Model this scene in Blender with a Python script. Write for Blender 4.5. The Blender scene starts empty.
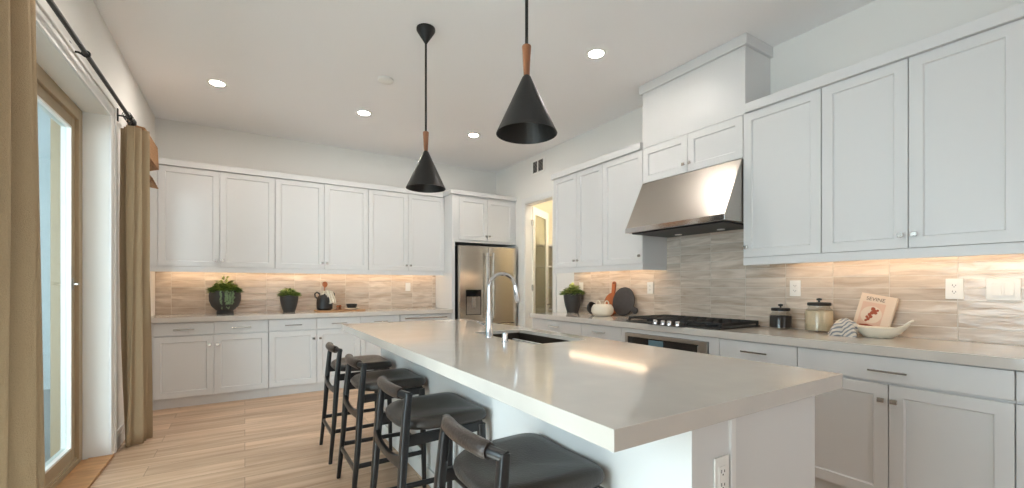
import bpy, bmesh, math, random
from mathutils import Vector, Matrix
random.seed(7)
PI = math.pi
scn = bpy.context.scene
COL = scn.collection

# ------------------------------------------------------------------ camera
cam_d = bpy.data.cameras.new('camera'); cam = bpy.data.objects.new('camera', cam_d); COL.objects.link(cam)
F_PX, YAW, V0, EYE = 428.44, 0.5575, 286.6, 1.223
cam_d.sensor_fit = 'HORIZONTAL'; cam_d.sensor_width = 36.0
cam_d.lens = 36.0 * F_PX / 1024
cam_d.shift_y = (V0 - 244.0) / 1024
cam_d.shift_x = 0.0
cam_d.clip_start = 0.02
cam.location = (0, 0, EYE)
cam.rotation_euler = (PI / 2, 0, -YAW)
scn.camera = cam

# ------------------------------------------------------------------ look and world
scn.view_settings.view_transform = 'Standard'
scn.view_settings.look = 'None'
scn.view_settings.gamma = 1
scn.view_settings.use_curve_mapping = False
scn.view_settings.exposure = 1.95
world = bpy.data.worlds.new('world'); scn.world = world; world.use_nodes = True
bg = world.node_tree.nodes['Background']
bg.inputs['Color'].default_value = (0.88, 0.93, 1.0, 1)
WORLD_STRENGTH = .75
bg.inputs['Strength'].default_value = WORLD_STRENGTH


def area_light(name, loc, rot, sx, sy, power, color):
    d = bpy.data.lights.new(name, 'AREA'); d.shape = 'RECTANGLE'; d.size = sx; d.size_y = sy
    d.energy = power; d.color = color
    o = bpy.data.objects.new(name, d); COL.objects.link(o); o.location = loc; o.rotation_euler = rot
    return o


# daylight: added fill at an invented rear window behind the camera, and the near part of the patio door on the left
REAR_W, DOOR_W = 3, 80
area_light('rear_fill', (.95, -3.78, 1.55), (PI / 2, 0, 0), 1.6, 2.1, REAR_W, (1.0, 0.97, 0.94))
area_light('patio_daylight', (-3.3, .3, 1.35), (PI / 2, 0, -PI / 2), 3.6, 2.3, DOOR_W, (0.90, 0.92, 1.0))
DOWN_E, STRIP_E, PANTRY_E = 80.0, 3.1, 60.0
# sun added for its bounce onto the ceiling, falling steeply through the near part of the patio door onto the floor beside the camera
sd = bpy.data.lights.new('sun', 'SUN'); sd.energy = 8.0; sd.angle = .02; sd.color = (1.0, .98, .98)
sun = bpy.data.objects.new('sun', sd); COL.objects.link(sun); sun.rotation_euler = (0, math.radians(-30), 0)


# ------------------------------------------------------------------ materials
def lin(c):
    return tuple(((v / 255) / 12.92 if v / 255 <= .04045 else ((v / 255 + .055) / 1.055) ** 2.4) for v in c) + (1,)


def mat(name, rgb, rough=.5, metal=0., spec=.5, bump=0., bump_scale=60., coat=0., var=0., emis=0., stretch=None):
    m = bpy.data.materials.new(name); m.use_nodes = True
    nt = m.node_tree; b = nt.nodes['Principled BSDF']
    b.inputs['Base Color'].default_value = lin(rgb); b.inputs['Roughness'].default_value = rough
    b.inputs['Metallic'].default_value = metal; b.inputs['Specular IOR Level'].default_value = spec
    b.inputs['Coat Weight'].default_value = coat; b.inputs['Coat Roughness'].default_value = .05
    if emis:
        b.inputs['Emission Color'].default_value = lin(rgb); b.inputs['Emission Strength'].default_value = emis
    if bump or var:
        tc = nt.nodes.new('ShaderNodeTexCoord'); mp = nt.nodes.new('ShaderNodeMapping')
        nt.links.new(tc.outputs['Object'], mp.inputs[0])
        if stretch: mp.inputs['Scale'].default_value = stretch
        n = nt.nodes.new('ShaderNodeTexNoise'); n.inputs['Scale'].default_value = bump_scale
        n.inputs['Detail'].default_value = 4
        nt.links.new(mp.outputs[0], n.inputs['Vector'])
        if bump:
            bp = nt.nodes.new('ShaderNodeBump'); bp.inputs['Strength'].default_value = bump
            bp.inputs['Distance'].default_value = .01
            nt.links.new(n.outputs['Fac'], bp.inputs['Height']); nt.links.new(bp.outputs[0], b.inputs['Normal'])
        if var:
            cr = nt.nodes.new('ShaderNodeValToRGB')
            c = lin(rgb)
            cr.color_ramp.elements[0].color = tuple(v * (1 - var) for v in c[:3]) + (1,)
            cr.color_ramp.elements[1].color = tuple(min(1, v * (1 + var)) for v in c[:3]) + (1,)
            cr.color_ramp.elements[0].position = .3; cr.color_ramp.elements[1].position = .7
            nt.links.new(n.outputs['Fac'], cr.inputs[0]); nt.links.new(cr.outputs[0], b.inputs['Base Color'])
    return m


M = {}
M['wall'] = mat('wall_paint', (236, 233, 227), .9, bump=.05, bump_scale=90)
M['ceiling'] = mat('ceiling_paint', (246, 244, 243), .95, bump=.05, bump_scale=80)
M['cabinet'] = mat('cabinet_paint', (219, 218, 216), .38)
M['trim'] = mat('trim_paint', (232, 230, 226), .4)
M['quartz'] = mat('quartz', (205, 198, 189), .09, var=.035, bump_scale=7)
M['steel'] = mat('brushed_steel', (184, 178, 170), .33, 1., bump=.03, bump_scale=30, stretch=(1, 1, 60))
M['fridge_steel'] = mat('fridge_steel', (206, 198, 186), .2, 1., bump=.02, bump_scale=20, stretch=(40, 40, 1))
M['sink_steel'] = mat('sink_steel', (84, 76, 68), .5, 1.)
M['nickel'] = mat('satin_nickel', (196, 192, 186), .22, 1.)
M['chrome'] = mat('chrome', (215, 216, 218), .1, 1.)
M['blackmetal'] = mat('black_metal', (24, 22, 20), .42, .2, bump=.08, bump_scale=120)
M['blackwood'] = mat('black_wood', (27, 26, 27), .3, bump=.06, bump_scale=50, stretch=(1, 1, .1))
M['leather'] = mat('grey_brown_leather', (52, 47, 43), .33, bump=.22, bump_scale=180, var=.1)
M['rail_leather'] = mat('dark_brown_leather', (52, 41, 35), .33, bump=.25, bump_scale=130, var=.15)
M['walnut'] = mat('walnut', (134, 84, 52), .4, var=.25, bump_scale=40, stretch=(1, 1, .12))
M['linen'] = mat('linen', (170, 147, 116), .95, bump=.35, bump_scale=320, var=.07)
M['vinyl'] = mat('tan_vinyl', (170, 150, 120), .45)
M['white_plastic'] = mat('white_plastic', (240, 237, 231), .35)
M['dark'] = mat('dark_gap', (14, 13, 13), .6)
M['black_glass'] = mat('black_glass', (22, 23, 25), .06, spec=.8)
M['teal_glass'] = mat('display_glass', (96, 126, 138), .1)
M['iron'] = mat('cast_iron', (26, 26, 27), .5, bump=.1)
M['pot'] = mat('charcoal_ceramic', (58, 56, 55), .55, bump=.08, bump_scale=50, var=.08)
M['black_ceramic'] = mat('black_ceramic', (33, 31, 30), .45, bump=.08)
M['white_ceramic'] = mat('white_ceramic', (228, 220, 202), .35, bump=.04)
M['soil'] = mat('soil', (50, 38, 28), .95, bump=.6)
M['leaf'] = mat('leaf_green', (116, 138, 66), .5, var=.35, bump_scale=25)
M['leaf_pale'] = mat('leaf_pale_green', (134, 158, 120), .55, var=.2, bump_scale=25)
M['leaf_lime'] = mat('leaf_lime', (178, 186, 108), .5, var=.3, bump_scale=25)
M['wood_light'] = mat('maple_wood', (186, 138, 92), .5, var=.2, bump_scale=25, stretch=(.2, 1, 1))
M['wood_orange'] = mat('acacia_wood', (176, 98, 52), .42, var=.22, bump_scale=20, stretch=(1, 1, .2))
M['wood_dark'] = mat('dark_stained_board', (66, 62, 62), .5, var=.15, bump_scale=20)
M['cloth'] = mat('white_cloth', (226, 214, 194), .95, bump=.4, bump_scale=150)
M['cream_paper'] = mat('cream_paper', (232, 208, 184), .6)
M['pink_paper'] = mat('pink_paper', (226, 186, 160), .6)
M['red_food'] = mat('red_brown_print', (172, 84, 56), .7)
M['print_text'] = mat('print_text', (128, 100, 86), .7)
M['coffee'] = mat('coffee_beans', (38, 30, 27), .6, bump=1., bump_scale=160, var=.4)
M['flour'] = mat('oat_flour', (218, 198, 166), .9, bump=.3, bump_scale=100, var=.05)
M['led'] = mat('led_strip', (255, 224, 188), .5, emis=STRIP_E)
M['lamp'] = mat('lamp_lens', (255, 247, 238), .5, emis=DOWN_E)
M['bulb'] = mat('pantry_lamp_lens', (255, 240, 215), .5, emis=PANTRY_E)
M['stucco'] = mat('pale_stucco', (222, 232, 235), .95, bump=.3, bump_scale=60)
M['concrete'] = mat('patio_concrete', (150, 152, 150), .9, bump=.2, var=.08, bump_scale=8)
M['pantry_wall'] = mat('pantry_paint', (232, 226, 208), .9)
M['woven'] = mat('woven_bamboo', (166, 122, 80), .7, bump=.8, bump_scale=60, var=.35, stretch=(1, .15, 6))
M['screen'] = mat('oven_glass', (26, 25, 24), .08, spec=.7)


def glass_mat(name, tint, refl=.12, frost=None):
    m = bpy.data.materials.new(name); m.use_nodes = True; nt = m.node_tree
    nt.nodes.remove(nt.nodes['Principled BSDF'])
    t = nt.nodes.new('ShaderNodeBsdfTransparent'); t.inputs[0].default_value = lin(tint)
    g = nt.nodes.new('ShaderNodeBsdfGlossy'); g.inputs['Roughness'].default_value = .02
    mx = nt.nodes.new('ShaderNodeMixShader')
    fr = nt.nodes.new('ShaderNodeLayerWeight'); pw_ = nt.nodes.new('ShaderNodeMath'); pw_.operation = 'POWER'; pw_.inputs[1].default_value = 5
    fr.inputs[0].default_value = .5
    mul = nt.nodes.new('ShaderNodeMath'); mul.operation = 'MULTIPLY_ADD'; mul.inputs[1].default_value = refl * 4; mul.inputs[2].default_value = .03
    nt.links.new(fr.outputs['Facing'], pw_.inputs[0]); nt.links.new(pw_.outputs[0], mul.inputs[0]); nt.links.new(mul.outputs[0], mx.inputs[0])
    src = t.outputs[0]
    if frost:
        d = nt.nodes.new('ShaderNodeBsdfDiffuse'); d.inputs[0].default_value = lin(frost[0])
        m2 = nt.nodes.new('ShaderNodeMixShader'); m2.inputs[0].default_value = frost[1]
        nt.links.new(t.outputs[0], m2.inputs[1]); nt.links.new(d.outputs[0], m2.inputs[2]); src = m2.outputs[0]
    nt.links.new(src, mx.inputs[1]); nt.links.new(g.outputs[0], mx.inputs[2])
    nt.links.new(mx.outputs[0], nt.nodes['Material Output'].inputs['Surface'])
    return m


M['glass'] = glass_mat('clear_glass', (232, 242, 243))
M['jar_glass'] = glass_mat('jar_glass', (250, 251, 250), .16)
M['reeded'] = glass_mat('pantry_door_glass', (232, 232, 222), .12, ((206, 204, 190), .15))


def tile_mat(name, axis, phase):
    """stacked glazed tiles, 305 x 75 mm, mortar between; wavy glaze, streaky clay body"""
    m = bpy.data.materials.new(name); m.use_nodes = True; nt = m.node_tree; b = nt.nodes['Principled BSDF']
    N, L = nt.nodes.new, nt.links.new
    tc = N('ShaderNodeTexCoord'); sp = N('ShaderNodeSeparateXYZ'); L(tc.outputs['Object'], sp.inputs[0])
    cb = N('ShaderNodeCombineXYZ')
    ax = N('ShaderNodeMath'); ax.operation = 'SUBTRACT'; L(sp.outputs[axis], ax.inputs[0]); ax.inputs[1].default_value = phase
    az = N('ShaderNodeMath'); az.operation = 'SUBTRACT'; L(sp.outputs['Z'], az.inputs[0]); az.inputs[1].default_value = .914
    L(ax.outputs[0], cb.inputs[0]); L(az.outputs[0], cb.inputs[1])
    br = N('ShaderNodeTexBrick'); br.offset = 0; br.squash = 1
    br.inputs['Scale'].default_value = 1; br.inputs['Brick Width'].default_value = .305
    br.inputs['Row Height'].default_value = .0752; br.inputs['Mortar Size'].default_value = .0022
    br.inputs['Mortar Smooth'].default_value = .1; br.inputs['Bias'].default_value = 0
    br.inputs['Color1'].default_value = (0, 0, 0, 1); br.inputs['Color2'].default_value = (1, 1, 1, 1)
    L(cb.outputs[0], br.inputs['Vector'])
    # per tile offset for the streaks
    off = N('ShaderNodeVectorMath'); off.operation = 'MULTIPLY_ADD'
    L(br.outputs['Color'], off.inputs[0]); off.inputs[1].default_value = (13, 7, 3); L(cb.outputs[0], off.inputs[2])
    st = N('ShaderNodeMapping'); st.inputs['Scale'].default_value = (2.6, 16, 1); L(off.outputs[0], st.inputs[0])
    n1 = N('ShaderNodeTexNoise'); n1.inputs['Scale'].default_value = 1; n1.inputs['Detail'].default_value = 6
    n1.inputs['Distortion'].default_value = 1.2
    L(st.outputs[0], n1.inputs['Vector'])
    cr = N('ShaderNodeValToRGB')
    cr.color_ramp.elements[0].position = .3; cr.color_ramp.elements[0].color = lin((192, 172, 152))
    cr.color_ramp.elements[1].position = .68; cr.color_ramp.elements[1].color = lin((234, 220, 205))
    L(n1.outputs['Fac'], cr.inputs[0])
    tone = N('ShaderNodeMix'); tone.data_type = 'RGBA'; tone.blend_type = 'MULTIPLY'; tone.inputs[0].default_value = .35
    tr = N('ShaderNodeValToRGB'); tr.color_ramp.elements[0].color = lin((190, 186, 182)); tr.color_ramp.elements[1].color = (1, 1, 1, 1)
    L(br.outputs['Color'], tr.inputs[0])
    L(cr.outputs[0], tone.inputs[6]); L(tr.outputs[0], tone.inputs[7])
    mm = N('ShaderNodeMix'); mm.data_type = 'RGBA'; L(br.outputs['Fac'], mm.inputs[0])
    L(tone.outputs[2], mm.inputs[6]); mm.inputs[7].default_value = lin((222, 214, 202))
    L(mm.outputs[2], b.inputs['Base Color'])
    rr = N('ShaderNodeMath'); rr.operation = 'MULTIPLY_ADD'; L(br.outputs['Fac'], rr.inputs[0]); rr.inputs[1].default_value = .6; rr.inputs[2].default_value = .15
    L(rr.outputs[0], b.inputs['Roughness'])
    w = N('ShaderNodeMapping'); w.inputs['Scale'].default_value = (7, 30, 1); L(off.outputs[0], w.inputs[0])
    n2 = N('ShaderNodeTexNoise'); n2.inputs['Scale'].default_value = 1; n2.inputs['Detail'].default_value = 2; n2.inputs['Distortion'].default_value = .8
    L(w.outputs[0], n2.inputs['Vector'])
    h = N('ShaderNodeMath'); h.operation = 'SUBTRACT'; L(n2.outputs['Fac'], h.inputs[0]); L(br.outputs['Fac'], h.inputs[1])
    bp = N('ShaderNodeBump'); bp.inputs['Strength'].default_value = 1.0; bp.inputs['Distance'].default_value = .004
    L(h.outputs[0], bp.inputs['Height']); L(bp.outputs[0], b.inputs['Normal'])
    return m


M['tile_back'] = tile_mat('backsplash_tile_back', 'X', -.691)
M['tile_right'] = tile_mat('backsplash_tile_right', 'Y', .728)


def floor_mat():
    m = bpy.data.materials.new('oak_plank_floor'); m.use_nodes = True; nt = m.node_tree; b = nt.nodes['Principled BSDF']
    N, L = nt.nodes.new, nt.links.new
    tc = N('ShaderNodeTexCoord')
    br = N('ShaderNodeTexBrick'); br.offset = .37; br.offset_frequency = 2
    br.inputs['Scale'].default_value = 1; br.inputs['Brick Width'].default_value = 1.5
    br.inputs['Row Height'].default_value = .18; br.inputs['Mortar Size'].default_value = .0012
    br.inputs['Color1'].default_value = (0, 0, 0, 1); br.inputs['Color2'].default_value = (1, 1, 1, 1)
    L(tc.outputs['Object'], br.inputs['Vector'])
    off = N('ShaderNodeVectorMath'); off.operation = 'MULTIPLY_ADD'
    L(br.outputs['Color'], off.inputs[0]); off.inputs[1].default_value = (17, 9, 0); L(tc.outputs['Object'], off.inputs[2])
    mp = N('ShaderNodeMapping'); mp.inputs['Scale'].default_value = (1.3, 15, 1); L(off.outputs[0], mp.inputs[0])
    n = N('ShaderNodeTexNoise'); n.inputs['Scale'].default_value = 1; n.inputs['Detail'].default_value = 7; n.inputs['Roughness'].default_value = .6
    n.inputs['Distortion'].default_value = .6
    L(mp.outputs[0], n.inputs['Vector'])
    cr = N('ShaderNodeValToRGB')
    cr.color_ramp.elements[0].position = .3; cr.color_ramp.elements[0].color = lin((186, 150, 118))
    cr.color_ramp.elements[1].position = .7; cr.color_ramp.elements[1].color = lin((232, 202, 172))
    L(n.outputs['Fac'], cr.inputs[0])
    tone = N('ShaderNodeMix'); tone.data_type = 'RGBA'; tone.blend_type = 'MULTIPLY'; tone.inputs[0].default_value = .55
    tr = N('ShaderNodeValToRGB'); tr.color_ramp.elements[0].color = lin((198, 190, 184)); tr.color_ramp.elements[1].color = (1, 1, 1, 1)
    L(br.outputs['Color'], tr.inputs[0]); L(cr.outputs[0], tone.inputs[6]); L(tr.outputs[0], tone.inputs[7])
    mm = N('ShaderNodeMix'); mm.data_type = 'RGBA'; L(br.outputs['Fac'], mm.inputs[0]); L(tone.outputs[2], mm.inputs[6])
    mm.inputs[7].default_value = lin((104, 78, 58)); L(mm.outputs[2], b.inputs['Base Color'])
    b.inputs['Roughness'].default_value = .42
    bp = N('ShaderNodeBump'); bp.inputs['Strength'].default_value = .15; bp.inputs['Distance'].default_value = .002
    L(n.outputs['Fac'], bp.inputs['Height']); L(bp.outputs[0], b.inputs['Normal'])
    return m


M['floor'] = floor_mat()
M['bounce'] = mat('pale_bounce', (226, 220, 212), .95, bump=.4, bump_scale=200, var=.04)  # pale surface of the added floor reflector


def stripe_mat():
    m = bpy.data.materials.new('striped_towel'); m.use_nodes = True; nt = m.node_tree; b = nt.nodes['Principled BSDF']
    N, L = nt.nodes.new, nt.links.new
    tc = N('ShaderNodeTexCoord'); w = N('ShaderNodeTexWave'); w.inputs['Scale'].default_value = 17; w.inputs['Distortion'].default_value = 2.5
    w.bands_direction = 'DIAGONAL'
    L(tc.outputs['Object'], w.inputs['Vector'])
    cr = N('ShaderNodeValToRGB'); cr.color_ramp.elements[0].position = .3; cr.color_ramp.elements[1].position = .5
    cr.color_ramp.elements[0].color = lin((138, 140, 144)); cr.color_ramp.elements[1].color = lin((214, 204, 190))
    L(w.outputs['Fac'], cr.inputs[0]); L(cr.outputs[0], b.inputs['Base Color']); b.inputs['Roughness'].default_value = .95
    return m


M['towel'] = stripe_mat()


# ------------------------------------------------------------------ mesh helpers
class MB:
    def __init__(s): s.bm = bmesh.new()

    def box(s, x0, x1, y0, y1, z0, z1):
        x0, x1 = sorted((x0, x1)); y0, y1 = sorted((y0, y1)); z0, z1 = sorted((z0, z1))
        v = [s.bm.verts.new(p) for p in ((x0, y0, z0), (x1, y0, z0), (x1, y1, z0), (x0, y1, z0), (x0, y0, z1), (x1, y0, z1), (x1, y1, z1), (x0, y1, z1))]
        for f in ((3, 2, 1, 0), (4, 5, 6, 7), (0, 1, 5, 4), (1, 2, 6, 5), (2, 3, 7, 6), (3, 0, 4, 7)):
            s.bm.faces.new([v[i] for i in f])
        return s

    def rings(s, rings, closed_ends=True, loop=False):
        R = [[s.bm.verts.new(p) for p in r] for r in rings]; n = len(R[0])
        pairs = list(zip(R[:-1], R[1:])) + ([(R[-1], R[0])] if loop else [])
        for a, b in pairs:
            for i in range(n):
                j = (i + 1) % n
                s.bm.faces.new((a[i], a[j], b[j], b[i]))
        if closed_ends and not loop:
            s.bm.faces.new(list(reversed(R[0]))); s.bm.faces.new(R[-1])
        return s

    def lathe(s, prof, c=(0, 0, 0), n=32, sx=1, sy=1, close=True):
        """prof: list of (r, z). closes at the axis with caps."""
        rings = [[(c[0] + r * sx * math.cos(2 * PI * i / n), c[1] + r * sy * math.sin(2 * PI * i / n), c[2] + z) for i in range(n)] for r, z in prof]
        return s.rings(rings, closed_ends=close)

    def sweep(s, pts, rad, n=14, up=(0, 0, 1), sq=False):
        """tube through pts; rad: number, or per point (ra, rb). sq gives a rounded-square section"""
        pts = [Vector(p) for p in pts]
        if not isinstance(rad, (list, tuple)): rad = [rad] * len(pts)
        elif len(rad) == 2 and len(pts) != 2: rad = [tuple(rad)] * len(pts)
        rings = []
        upv = Vector(up)
        for i, p in enumerate(pts):
            d = (pts[min(i + 1, len(pts) - 1)] - pts[max(i - 1, 0)]).normalized()
            a = d.cross(upv)
            if a.length < 1e-4: a = d.cross(Vector((1, 0, 0)))
            a.normalize(); b = a.cross(d).normalized()
            r = rad[i]; ra, rb = (r, r) if not isinstance(r, tuple) else r
            ring = []
            for k in range(n):
                t = 2 * PI * k / n; cx, cy = math.cos(t), math.sin(t)
                if sq:
                    cx = math.copysign(abs(cx) ** .45, cx); cy = math.copysign(abs(cy) ** .45, cy)
                ring.append(p + a * ra * cx + b * rb * cy)
            rings.append(ring)
        return s.rings(rings)

    def cyl(s, p0, p1, r, r1=None, n=20):
        p0, p1 = Vector(p0), Vector(p1)
        up = (0, 0, 1) if abs((p1 - p0).normalized().z) < .9 else (1, 0, 0)
        return s.sweep([p0, p1], [r, r if r1 is None else r1], n=n, up=up)

    def prism(s, poly, axis, a, b):
        """poly of 2D points extruded along axis 'x','y','z' from a to b"""
        def P(q, t):
            return {'x': (t, q[0], q[1]), 'y': (q[0], t, q[1]), 'z': (q[0], q[1], t)}[axis]
        return s.rings([[P(q, a) for q in poly], [P(q, b) for q in poly]])

    def torus(s, c, R, r, axis='z', n=28, m=10, a0=0, a1=2 * PI):
        full = abs(a1 - a0 - 2 * PI) < 1e-4
        pts = []
        for i in range(n + (0 if full else 1)):
            t = a0 + (a1 - a0) * i / n
            pts.append((t, R))
        rings = []
        for t, R_ in pts:
            ring = []
            for k in range(m):
                u = 2 * PI * k / m
                rr = R_ + r * math.cos(u); h = r * math.sin(u)
                x, y = rr * math.cos(t), rr * math.sin(t)
                p = {'z': (x, y, h), 'x': (h, x, y), 'y': (x, h, y)}[axis]
                ring.append((c[0] + p[0], c[1] + p[1], c[2] + p[2]))
            rings.append(ring)
        return s.rings(rings, loop=full)

    def build(s, name, m, parent=None, bevel=0., smooth=False, solid=0., sub=0, sharp=35):
        bmesh.ops.recalc_face_normals(s.bm, faces=s.bm.faces)
        me = bpy.data.meshes.new(name); s.bm.to_mesh(me); s.bm.free()
        o = bpy.data.objects.new(name, me); COL.objects.link(o)
        me.materials.append(M[m] if isinstance(m, str) else m)
        if smooth:
            for p in me.polygons: p.use_smooth = True
            me.set_sharp_from_angle(angle=math.radians(sharp))
        if parent: o.parent = parent
        if solid:
            q = o.modifiers.new('solid', 'SOLIDIFY'); q.thickness = solid; q.offset = 0
        if bevel:
            q = o.modifiers.new('bevel', 'BEVEL'); q.width = bevel; q.segments = 2; q.limit_method = 'ANGLE'; q.angle_limit = math.radians(40)
        if sub:
            q = o.modifiers.new('sub', 'SUBSURF'); q.levels = sub; q.render_levels = sub
        return o


def tag(o, label=None, cat=None, group=None, kind=None):
    if label: o['label'] = label
    if cat: o['category'] = cat
    if group: o['group'] = group
    if kind: o['kind'] = kind
    return o


def thing(name, label, cat, loc=(0, 0, 0), rz=0., group=None):
    o = bpy.data.objects.new(name, None); COL.objects.link(o); o.empty_display_size = .05
    o.location = loc; o.rotation_euler = (0, 0, rz)
    return tag(o, label, cat, group)


def copy_tree(o, parent=None):
    c = o.copy(); COL.objects.link(c); c.parent = parent
    for ch in list(o.children): copy_tree(ch, c)
    return c


def struct(name, mb, m, bevel=0.):
    return tag(mb.build(name, m, bevel=bevel), kind='structure')


# ------------------------------------------------------------------ room shell
XL, XR, YB, YR, H = -.83, 3.457, 6.03, -3.6, 3.07
struct('floor', MB().box(XL - .13, XR + 1.6, YR - .1, YB + .12, -.12, 0), 'floor')
tag(MB().box(-.72, .42, -.9, 1.75, .0005, .012).build('bounce_sheet', 'bounce', bevel=.003), 'pale rug on the floor inside the patio door, unseen and added to bounce the sun upwards', 'reflector')  # unseen reflector, added to throw sunlight up at the ceiling
struct('ceiling', MB().box(XL - .3, XR + 1.8, YR - .15, YB + .3, H, H + .12), 'ceiling')
struct('wall_back', MB().box(XL - .3, XR, YB, YB + .12, 0, H), 'wall')
SL0, SL1, SH = .15, 4.14, 2.45        # patio door opening
WN0, WN1, WZ0, WZ1 = 4.72, 5.28, 1.25, 2.35  # small window beyond the curtain
lw = MB()
for a, b, c, d in ((YR, SL0, 0, H), (SL0, SL1, SH, H), (SL1, WN0, 0, H), (WN0, WN1, 0, WZ0), (WN0, WN1, WZ1, H), (WN1, YB, 0, H)):
    lw.box(XL - .13, XL, a, b, c, d)
struct('wall_left', lw, 'wall')
PY0, PY1, PH = 4.51, 5.19, 2.43       # pantry doorway
rw = MB()
for a, b, c, d in ((YR, PY0, 0, H), (PY0, PY1, PH, H), (PY1, YB, 0, H)):
    rw.box(XR, XR + .12, a, b, c, d)
struct('wall_right', rw, 'wall')
RX0, RX1, RZ0, RZ1 = .1, 1.8, .45, 2.65  # invented rear opening, sized for the daylight it lets in
bw = MB()
for a, b, c, d in ((XL - .3, RX0, 0, H), (RX0, RX1, 0, RZ0), (RX0, RX1, RZ1, H), (RX1, XR + .12, 0, H)):
    bw.box(a, b, YR - .12, YR, c, d)
struct('wall_rear', bw, 'wall')
w = MB()
for x in (RX0, RX0 + .83, RX1 - .05): w.box(x, x + .05, YR - .09, YR - .03, RZ0, RZ1)
w.box(RX0, RX1, YR - .09, YR - .03, RZ0, RZ0 + .05).box(RX0, RX1, YR - .09, YR - .03, RZ1 - .05, RZ1)
struct('window_rear_added', w, 'trim')
# pantry shell
pw = MB()
pw.box(XR + .12, 4.95, 3.78, 3.86, 0, H).box(XR + .12, 4.95, 6.15, 6.23, 0, H).box(4.95, 5.03, 3.78, 6.23, 0, H)
pw.box(XR + .12, XR + .128, PY1 + .12, 6.15, 0, H)
struct('wall_pantry', pw, 'pantry_wall')
# small window in the left wall beyond the curtain
w = MB()
w.box(XL - .1, XL - .05, WN0, WN0 + .04, WZ0, WZ1).box(XL - .1, XL - .05, WN1 - .04, WN1, WZ0, WZ1)
w.box(XL - .1, XL - .05, WN0, WN1, WZ0, WZ0 + .04).box(XL - .1, XL - .05, WN0, WN1, WZ1 - .04, WZ1)
wo = struct('window_1', w, 'trim', .002)
MB().box(XL - .08, XL - .074, WN0 + .04, WN1 - .04, WZ0 + .04, WZ1 - .04).build('pane', 'glass', wo)
# baseboard stub between the casing and the cabinets
struct('baseboard_left', MB().box(XL, XL + .015, 4.245, 5.44, 0, .13).box(XL, XL + .019, 4.245, 5.44, 0, .10), 'trim', .003)
struct('baseboard_right', MB().box(XR - .015, XR, 5.27, 5.44, 0, .13).box(XR - .015, XR, 4.14, 4.43, 0, .13), 'trim', .003)
# door casing around the patio door (flat boards with a raised back band)
cs = MB()
cs.box(XL, XL + .016, SL1, SL1 + .08, 0, SH + .08).box(XL, XL + .026, SL1 + .08, SL1 + .10, 0, SH + .10)
cs.box(XL, XL + .016, SL0 - .08, SL0, 0, SH + .08).box(XL, XL + .026, SL0 - .1, SL0 - .08, 0, SH + .10)
cs.box(XL, XL + .016, SL0, SL1, SH, SH + .08).box(XL, XL + .026, SL0 - .08, SL1 + .08, SH + .08, SH + .10)
struct('trim_1', cs, 'trim', .003)
# deep white reveal (wall continues outwards)
rv = MB()
rv.box(-1.12, XL - .13, SL1, SL1 + .16, 0, SH + .2).box(-1.12, XL - .13, SL0 - .16, SL0, 0, SH + .2).box(-1.12, XL - .13, SL0, SL1, SH, SH + .2)
struct('trim_2', rv, 'trim')
# pantry doorway jamb and casing
pj = MB()
pj.box(XR - .012, XR, PY1, PY1 + .07, 0, PH + .07).box(XR - .012, XR, PY0 - .07, PY0, 0, PH + .07).box(XR - .012, XR, PY0, PY1, PH, PH + .07)
pj.box(XR - .004, XR + .124, PY1 - .018, PY1, 0, PH).box(XR - .004, XR + .124, PY0, PY0 + .018, 0, PH).box(XR - .004, XR + .124, PY0, PY1, PH - .018, PH)
struct('trim_3', pj, 'trim', .002)
# wood threshold in the patio doorway
struct('trim_4', MB().box(-.935, -.80, SL0, SL1 - .005, 0, .018).box(-1.12, -.935, SL0, SL1 - .005, -.1, .012), 'wood_light', .004)

# patio sliding door ------------------------------------------------
d1 = struct('door_1', MB().box(-1.105, -.965, SL1 - .075, SL1, .012, SH).box(-1.105, -.965, SL0, SL0 + .075, .012, SH)
            .box(-1.105, -.965, SL0 + .075, SL1 - .075, SH - .085, SH).box(-1.105, -.965, SL0 + .075, SL1 - .075, .012, .045)
            .box(-.985, -.975, SL0 + .075, SL1 - .075, .045, .06), 'vinyl', .004)


def sash(y0, y1, x0, x1):
    z0, z1, s_ = .05, SH - .085, .075
    f = MB().box(x0, x1, y0, y0 + s_, z0, z1).box(x0, x1, y1 - s_, y1, z0, z1).box(x0, x1, y0 + s_, y1 - s_, z0, z0 + .085).box(x0, x1, y0 + s_, y1 - s_, z1 - .07, z1)
    fo = f.build('sash', 'vinyl', d1, bevel=.004)
    b = MB(); e = .014
    a0, a1, b0, b1 = y0 + s_, y1 - s_, z0 + .085, z1 - .07
    b.box(x0 - .002, x1 + .002, a0, a0 + e, b0, b1).box(x0 - .002, x1 + .002, a1 - e, a1, b0, b1).box(x0 - .002, x1 + .002, a0 + e, a1 - e, b0, b0 + e).box(x0 - .002, x1 + .002, a0 + e, a1 - e, b1 - e, b1)
    b.build('glazing_bead', 'white_plastic', fo)
    MB().box((x0 + x1) / 2 - .003, (x0 + x1) / 2 + .003, a0 + e, a1 - e, b0 + e, b1 - e).build('pane', 'glass', fo)
    return fo


sa = sash(2.18, SL1 - .075, -1.03, -.985)
sash(SL0 + .075, 2.25, -1.09, -1.045)
hl = MB().box(-.985, -.979, 3.998, 4.022, 1.20, 1.28).cyl((-.975, 4.01, 1.24), (-.955, 4.01, 1.24), .011)
hl.sweep([(-.953, 4.01, 1.24), (-.950, 3.985, 1.243), (-.952, 3.955, 1.24)], .007, n=8)
hl.build('handle', 'nickel', d1, smooth=True)

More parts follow.
